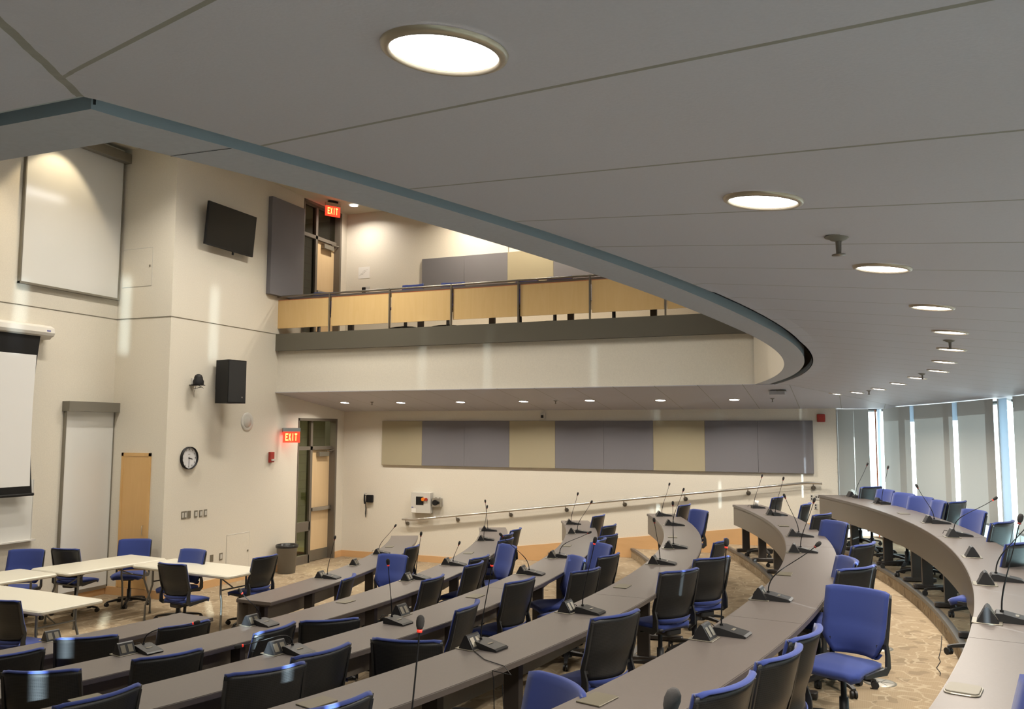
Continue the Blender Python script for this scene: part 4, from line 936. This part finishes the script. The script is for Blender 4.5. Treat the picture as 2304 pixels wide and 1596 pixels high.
z = 7.0; p = on_x(749, 483, XF+.35); exit_sign((p.x, p.y, 6.93), radians(-30), 'lit red EXIT sign hanging by the balcony door', True)
for nm, loc in (('exit_glow', (XF+.17, on_x(654, 990, XF+.1).y-.06, on_x(654, 990, XF+.1).z)),): area(nm, loc, .12, .5, (1, .05, .03), rot=(0, radians(90), 0))
# maple cupboard door on the side of the pillar
p, q = on_y(276.3, 1019, YR), on_y(341.4, 1020.3, YR); zt = p.z
t = thing('cupboard_door', 'tall maple cupboard door in the side of the pillar', 'cupboard', ((p.x+q.x)/2, YR, 0)); hw = (q.x-p.x)/2
m_ = MB(); m_.bb((-hw, -.02, .13), (-hw+.04, 0, zt)); m_.bb((hw-.04, -.02, .13), (hw, 0, zt)); m_.bb((-hw, -.02, zt-.05), (hw, 0, zt)); obj('door_frame', m_, M['cabwood'], t)
m_ = MB(); m_.bb((-hw+.04, -.014, .13), (hw-.04, 0, zt-.05)); obj('door_leaf', m_, M['cabwood'], t); m_ = MB(); m_.tube([(hw-.09, -.02, .95), (hw-.09, -.045, .95), (hw-.09, -.045, 1.09), (hw-.09, -.02, 1.09)], .005, 6); obj('handle', m_, M['steel'], t)
# recessed wall: upper sliding whiteboard, tall narrow board, lower whiteboard, projection screen
p, q = on_x(38, 637, XR), on_x(262, 677, XR); zb = (p.z+q.z)/2; zt = on_x(277, 370, XR).z; y0, y1 = p.y, q.y
t = thing('whiteboard', 'large glossy whiteboard high on the recessed wall', 'whiteboard', (XR, (y0+y1)/2, zb)); hy = (y1-y0)/2; H_ = zt-zb
m_ = MB(); m_.bb((.03, -hy+.02, .03), (.04, hy-.02, H_)); obj('writing_surface', m_, M['white'], t)
m_ = MB(); m_.bb((.0, -hy, 0), (.055, -hy+.02, H_)); m_.bb((0, hy-.02, 0), (.055, hy, H_)); m_.bb((0, -hy, 0), (.07, hy, .03)); obj('board_frame', m_, M['alu'], t); m_ = MB(); m_.bb((0, -hy-.03, H_), (.16, hy+.08, H_+.15)); obj('header_box', m_, M['alu'], t)
p, q = on_x(135, 1080, XR), on_x(247, 1080, XR); zt = on_x(200, 927, XR).z; hy = (q.y-p.y)/2
t = thing('sliding_board', 'tall narrow white board reaching to the floor beside the screen', 'whiteboard', (XR, (p.y+q.y)/2, 0))
m_ = MB(); m_.bb((.03, -hy+.02, .15), (.04, hy-.02, zt)); obj('writing_surface', m_, M['white'], t); m_ = MB(); m_.bb((0, -hy, .1), (.05, -hy+.02, zt)); m_.bb((0, hy-.02, .1), (.05, hy, zt)); m_.bb((0, -hy, .1), (.05, hy, .15)); obj('board_frame', m_, M['alu'], t)
m_ = MB(); m_.bb((0, -hy-.03, zt), (.15, hy+.10, zt+.15)); obj('header_box', m_, M['silver'], t)
p, q = on_x(69, 1119, XR), on_x(66, 1213, XR); t = thing('whiteboard', 'low whiteboard with a pen tray below the projection screen', 'whiteboard', (XR, q.y, q.z))
m_ = MB(); m_.bb((.02, -2.2, 0), (.03, -.01, p.z-q.z+.25)); obj('writing_surface', m_, M['white'], t); m_ = MB(); m_.bb((0, -.01, 0), (.035, 0, p.z-q.z+.25)); m_.bb((0, -2.2, -.02), (.09, .03, 0)); obj('pen_tray', m_, M['casewhite'], t)
XS = XR+.16; p = on_x(91, 757, XS); zw = on_x(78, 799, XS).z; zl = on_x(80, 1112, XS); yr = p.y; yw = on_x(78, 900, XS).y
t = thing('projection_screen', 'pulled-down projection screen with black borders on the recessed wall', 'projection screen', (XR, yr, p.z))
def prof(z): s_ = (p.z-z)/(p.z-zl.z); return -.085*sin(pi*min(1, s_))*.9
m_ = MB(); m3 = MB(); n = 16; hb = p.z-zl.z
for i in range(n):
    za, zb_ = -hb*i/n, -hb*(i+1)/n; m_.add([(.16, -2.6, za), (.16, prof(p.z+za), za), (.16, prof(p.z+zb_), zb_), (.16, -2.6, zb_), (.157, -2.6, za), (.157, prof(p.z+za), za), (.157, prof(p.z+zb_), zb_), (.157, -2.6, zb_)], [(0, 1, 2, 3), (7, 6, 5, 4), (1, 5, 6, 2)])
obj('black_border', m_, M['black'], t)
zt_, zb_ = zw-p.z, -hb+.12
for i in range(n):
    a = zt_+(zb_-zt_)*i/n; b = zt_+(zb_-zt_)*(i+1)/n; m3.add([(.1615, -2.45, a), (.1615, yw-yr-.0+.35*prof(p.z+a), a), (.1615, yw-yr+.35*prof(p.z+b), b), (.1615, -2.45, b)], [(0, 1, 2, 3)])
obj('screen_surface', m3, M['matte_white'], t); m_ = MB(); m_.tube([(.16, -2.6, -hb), (.16, .02, -hb)], .022, 10); obj('weight_bar', m_, M['black'], t)
q1 = on_x(118, 745, XS); m_ = MB(); zc = q1.z-p.z; P_ = [(0, -.03), (0, .16), (.12, .17), (.20, .13), (.215, .06), (.20, .02), (.15, 0.0), (.12, -.03)]; ye = q1.y-yr
m_.add([(x, -2.8, z) for x, z in P_]+[(x, ye, z) for x, z in P_], [tuple(range(8)), tuple(reversed(range(8, 16)))]+[(i, 8+i, 8+(i+1) % 8, (i+1) % 8) for i in range(8)]); obj('roller_case', m_, M['casewhite'], t)
m_ = MB(); m_.bb((.206, ye-.13, .075), (.214, ye-.07, .095)); obj('label', m_, mat('blue_label', (.12, .13, .35), .4), t)
# waste bin
t = thing('waste_bin', 'round grey waste bin with a black liner beside the door', 'bin', (-9.65, 12.95, 0)); m_ = MB(); m_.lathe([(0, 0), (.155, 0), (.185, .47), (.195, .47), (.195, .50), (.18, .50), (.15, .02)], 28); obj('bin_body', m_, M['bin'], t)
m_ = MB(); m_.lathe([(.200, .455+.0), (.204, .49), (.192, .508), (.178, .50), (.165, .40), (.14, .06), (0, .05)], 28); obj('liner', m_, M['bag'], t)

# ================================================================ SIDE WALL
def panel_y(name, Y, d, x0, x1, z0, z1, m, label, cat, group=None):
    mb = MB(); mb.bb((x0, Y-d, z0), (x1, Y, z1)); return tag(obj(name, mb, m, None, .004), label, cat, group)
xs = [on_y(px, 1000, YS).x for px in (862, 952, 1047, 1148, 1251, 1360, 1471, 1587, 1706, 1830)]
cols = ['actan', 'acgrey', 'acgrey', 'actan', 'acgrey', 'acgrey', 'actan', 'acgrey', 'acgrey']
nm = {'actan': 'tan', 'acgrey': 'grey'}
for i in range(9): panel_y('acoustic_panel', YS, .05, xs[i]+.001, xs[i+1]-.001, 1.885, 2.768, M[cols[i]], '%s fabric acoustic panel on the side wall, %s from the front wall' % (nm[cols[i]], ORD[i]), 'acoustic panel', 'acoustic panels on the side wall')
# handrail
rl = [on_y(*q_, YS-.09) for q_ in ((905, 1169), (930, 1170), (1815, 1087), (1850, 1090))]; rl[0].z = rl[1].z; rl[3].z = rl[2].z
t = thing('handrail', 'long brushed steel handrail climbing the side wall', 'handrail', (rl[0].x, YS, rl[0].z)); o_ = Vector(t.location)
m_ = MB(); m_.tube([v-o_ for v in rl], .021, 12); obj('rail', m_, M['steel'], t)
for px in (915.6, 1028.8, 1148, 1273.5, 1404.7, 1541.9, 1684, 1831):
    x = on_y(px, 1130, YS-.05).x; tt = min(1, max(0, (x-rl[1].x)/(rl[2].x-rl[1].x))); z = rl[1].z+(rl[2].z-rl[1].z)*tt
    m_ = MB(); m_.tube([Vector((x, YS, z-.085))-o_, Vector((x, YS-.02, z-.085))-o_], .038, 16); m_.tube([Vector((x, YS-.02, z-.085))-o_, Vector((x, YS-.085, z-.07))-o_, Vector((x, YS-.09, z-.02))-o_], .008, 8); obj('bracket', m_, M['rail'], t)
# telephone
p = on_y(832, 1122, YS); t = thing('wall_telephone', 'black wall telephone with its handset hooked on the left', 'telephone', p)
m_ = MB(); m_.rbox((.02, -.035, 0), (.15, .07, .15), .02); obj('body', m_, M['black'], t); m_ = MB(); m_.tube([(-.06, -.08, .11), (-.065, -.095, .05), (-.065, -.095, -.04), (-.06, -.08, -.10)], [.024, .018, .018, .024], 10); obj('handset', m_, M['black'], t)
m_ = MB(); m_.tube([(-.06, -.06, -.10), (-.055, -.05, -.2), (-.062, -.045, -.3), (-.055, -.05, -.38)], [.006, .012, .012, .006], 8); obj('coiled_cord', m_, M['black'], t); m_ = MB(); m_.box((-.055, -.10, .10), (.04, .01, .04)); obj('earpiece_label', m_, M['plate'], t)
# control cabinet
p, q = on_y(932, 1107, YS), on_y(974, 1155, YS); t = thing('control_box', 'pale grey control box with amber knobs above the handrail', 'control box', ((p.x+q.x)/2, YS, (p.z+q.z)/2)); hx, hz = (q.x-p.x)/2, (p.z-q.z)/2
m_ = MB(); m_.bb((-hx, -.12, -hz), (hx, 0, hz)); obj('enclosure', m_, M['plate'], t, .005); m_ = MB(); m_.bb((-hx*.48, -.124, -hz*.2), (hx*.30, -.12, hz*.6)); obj('display_panel', m_, M['black'], t)
for k, (x, c_) in enumerate(((.06, 'amber'), (.13, 'red'))): m_ = MB(); m_.tube([(x, -.12, hz*.35), (x, -.15, hz*.35)], .035-.006*k, 14); obj('knob', m_, M[c_], t)
m_ = MB(); m_.bb((-hx*.95, -.123, -hz*.95), (-hx*.5, -.12, -hz*.55)); obj('paper_label', m_, M['paper'], t); m_ = MB(); m_.bb((-hx*.95, -.123, -hz*.5), (-hx*.75, -.12, -hz*.42)); obj('blue_label', m_, bpy.data.materials['blue_label'], t)
p, q = on_y(976, 1121, YS), on_y(995, 1141, YS); t = thing('connector_box', 'small grey connector box right of the control box', 'connector box', ((p.x+q.x)/2, YS, (p.z+q.z)/2)); hx, hz = (q.x-p.x)/2, (p.z-q.z)/2
m_ = MB(); m_.bb((-hx, -.08, -hz), (hx, 0, hz)); obj('box', m_, M['steel'], t); m_ = MB(); m_.tube([(-hx*.2, -.08, 0), (-hx*.2, -.11, 0)], .055, 14); m_.tube([(hx*.4, -.08, .0), (hx*.4, -.10, 0)], .03, 12); obj('socket', m_, M['black'], t)
m_ = MB(); m_.tube([(-hx*.3, -.03, hz), (-hx*.3, -.03, hz+.02)], .012, 8); m_.tube([(hx*.6, -.03, hz), (hx*.6, -.03, hz+.02)], .012, 8); obj('cable_gland', m_, M['steel'], t)
p = on_y(1222.5, 936, YS); t = thing('wall_sensor', 'small white sensor box on the side wall above the acoustic panels', 'sensor', p); m_ = MB(); m_.rbox((0, -.03, 0), (.09, .06, .12), .015); obj('case', m_, M['plate'], t); m_ = MB(); m_.box((0, -.062, -.015), (.05, .004, .05)); obj('lens', m_, M['black'], t)
p = on_y(1847.5, 941, YS); t = thing('alarm_sounder', 'square red alarm sounder at the window end of the side wall', 'fire alarm', p); m_ = MB(); m_.rbox((0, -.03, 0), (.13, .06, .13), .02); obj('case', m_, M['red'], t); m_ = MB(); m_.rbox((0, -.062, 0), (.08, .006, .08), .03); obj('grille', m_, M['red'], t)
for k, (px, py, w_, h_, n_) in enumerate(((1826.5, 1120, .05, .10, 2), (1844, 1119, .16, .09, 4), (1835.5, 1140, .05, .09, 2), (1853, 1140, .09, .10, 3))):
    p = on_y(px, py, YS); t = thing('outlet_plate', ['narrow black-socketed outlet, leftmost below the end of the handrail', 'wide outlet plate below the end of the handrail', 'narrow low outlet plate left of the window-side desk end', 'wide low outlet plate next to the window-side desk end'][k], 'outlet', p, group='outlets by the end of the handrail')
    m_ = MB(); m_.bb((-w_/2, -.008, -h_/2), (w_/2, 0, h_/2)); obj('plate', m_, M['plate'], t); m_ = MB()
    for j in range(n_): m_.box(((j-(n_-1)/2)*.035 if w_ > .06 else 0, -.010, .0 if w_ > .06 else (j-.5)*.045), (.018, .004, .028)); 
    obj('socket', m_, M['black'], t)
# sprinklers and the soffit box
for i, (px, py) in enumerate([(1886, 533), (2137, 766), (2075, 841), (1955, 879), (1738, 897), (1250, 902), (837, 905)]):
    p = on_ceiling(px, py) if i < 4 else None
    if p is None: p = on_soffit(px, py)
    k = 1.0
    t = thing('sprinkler', 'bronze ceiling sprinkler, %s nearest to the camera' % ORD[i] if i else 'nearest and largest bronze ceiling sprinkler', 'sprinkler', (p.x, p.y, p.z), group='ceiling sprinklers')
    m_ = MB(); m_.lathe([(0, -.001), (.038, -.002), (.040, .0)], 24); m_.lathe([(.032, -.002), (.022, -.010), (.010, -.014)], 24); obj('escutcheon', m_, M['silver'], t)
    m_ = MB(); m_.lathe([(.011, 0), (.0085, -.02), (.0075, -.05), (.010, -.054)], 12); m_.lathe([(0, -.053), (.020, -.054), (.020, -.057), (0, -.058)], 16); obj('body', m_, M['rail'], t)
p = on_soffit(1749, 879)
t = thing('ceiling_bracket', 'grey box with a dark top fixed to the soffit by the end of the opening', 'ceiling box', p); m_ = MB(); m_.box((0, 0, -.035), (.22, .14, .06)); obj('case', m_, M['ring'], t); m_ = MB(); m_.box((.06, .0, -.008), (.14, .18, .012)); obj('mounting_plate', m_, M['plate_dark'], t)

# ================================================================ BALCONY
px_posts = [619, 741, 876, 1015, 1166, 1327, 1497, 1668]
yp = YBAL+.0; t = thing('guardrail', 'balcony guardrail with maple panels between bronze posts', 'guardrail', (XF, yp, 4.345)); o_ = Vector(t.location); pxs = [on_y(a, 700, yp).x for a in px_posts]
m_ = MB(); m_.tube([Vector((pxs[0], yp, 5.045))-o_, Vector((pxs[-1], yp, 5.045))-o_], .018, 10); obj('top_rail', m_, M['rail'], t)
for a in pxs: m_ = MB(); m_.box(Vector((a, yp, 4.70))-o_, (.022, .035, .72)); obj('post', m_, M['rail'], t)
for a, b in zip(pxs[:-1], pxs[1:]):
    m_ = MB(); m_.bb(Vector((a+.026, yp+.02, 4.452))-o_, Vector((b-.024, yp+.04, 4.975))-o_); obj('infill_panel', m_, M['maple'], t); m_ = MB(); m_.bb(Vector((a+.024, yp+.018, 4.972))-o_, Vector((b-.022, yp+.042, 4.982))-o_); obj('panel_edge', m_, M['wood_dark'], t)
t = thing('balcony_desk', 'long desk behind the balcony guardrail', 'desk', (-6, 13.25, 4.33)); m_ = MB(); m_.bb((-3.85, -.2, .70), (3.6, .25, .735)); obj('tabletop', m_, M['desk'], t)
for px in (647, 788, 945, 1106, 1283, 1470):
    x = on_y(px, 720, 13.2).x; m_ = MB(); m_.bb((x+6-.05, -.05, 0), (x+6+.05, .01, .70)); obj('leg', m_, M['post'], t)
for i, (px, py, f_) in enumerate(((930, 641, -95), (1024, 636, -85), (1183, 630, -100), (1260, 622.5, -92), (1390, 616, -90), (738, 658, -80))):
    p = on_z(px, py, 4.33+.92); chair(p.x, p.y-.27, 4.33, f_, 'task chair on the balcony behind the guardrail, %s' % ['above the third maple panel', 'above the fourth maple panel', 'left one above the fifth maple panel', 'right one above the fifth maple panel', 'mostly hidden by the sixth maple panel', 'by the balcony door'][i], 'task chairs on the balcony')
# balcony acoustic panels
mb = MB(); p = on_x(614, 441, XF+.09); zt = p.z; zb = on_x(613, 662, XF+.09).z; mb.bb((XF, p.y, zb), (XF+.09, on_x(684, 560, XF+.09).y, zt)); tag(obj('acoustic_panel', mb, M['acgrey'], None, .004), 'tall grey fabric panel on the front wall left of the balcony door', 'acoustic panel')
xs = [on_y(px, 600, YB).x for px in (952, 1047, 1144, 1247, 1400, 1500)]
for i, c_ in enumerate(('acgrey', 'acgrey', 'actan', 'acgrey', 'acgrey')): panel_y('acoustic_panel', YB, .05, xs[i]+.001, xs[i+1]-.001, 5.0, 6.045, M[c_], '%s fabric panel on the balcony wall, %s from the front wall' % (nm[c_], ORD[i]), 'acoustic panel', 'acoustic panels on the balcony wall')
sj = MB(); sj.bb((xs[2]-.006, YB-.004, 6.05), (xs[2]+.006, YB, 7.15)); sj.bb((xs[2], YB-.004, 6.15), (xs[5], YB, 6.156)); struct('trim_9', sj, M['plate_dark'])
p, q = on_y(807, 602, YB), on_y(832, 626, YB); o = panel_y('paper_notice', YB, .003, p.x, q.x, q.z, p.z, M['paper'], 'white paper notice pinned to the balcony wall', 'notice')
m_ = MB(); w_ = q.x-p.x
for k in range(4): m_.add([(p.x+w_*(.1+.12*k), YB-.0035, q.z+(p.z-q.z)*(.30+.12*k)), (p.x+w_*(.45+.12*k), YB-.0035, q.z+(p.z-q.z)*(.38+.12*k)), (p.x+w_*(.45+.12*k), YB-.0035, q.z+(p.z-q.z)*(.40+.12*k)), (p.x+w_*(.1+.12*k), YB-.0035, q.z+(p.z-q.z)*(.32+.12*k))], [(0, 1, 2, 3)])
obj('printed_lines', m_, M['plate_dark'], o)
p = on_y(821, 655, YB); panel_y('wall_plate', YB, .015, p.x-.05, p.x+.12, p.z-.12, p.z+.09, M['plate'], 'pale plate with a dark socket on the balcony wall', 'wall plate'); panel_y('thermostat', YB-.015, .03, p.x-.05, p.x+.03, p.z-.11, p.z+.07, M['black'], 'small black control on the balcony wall plate', 'thermostat')

# keep wall-hung things a hair off the plaster
for o in list(COL.objects):
    if o.parent is None and o.get('category') and o.type in ('MESH', 'EMPTY'):
        x, y = o.location.x, o.location.y
        if o.name.split('.')[0] in ('acoustic_panel', 'paper_notice', 'wall_plate') and o.type == 'MESH':
            if o['label'].startswith('tall grey') or 'dome camera' in o['label']: o.location.x += .002
            else: o.location.y -= .002
        elif abs(x-XF) < 1e-4 or abs(x-XR) < 1e-4: o.location.x += .002
        elif abs(y-YS) < 1e-4 or abs(y-YB) < 1e-4 or abs(y-10.185) < 1e-4: o.location.y -= .002
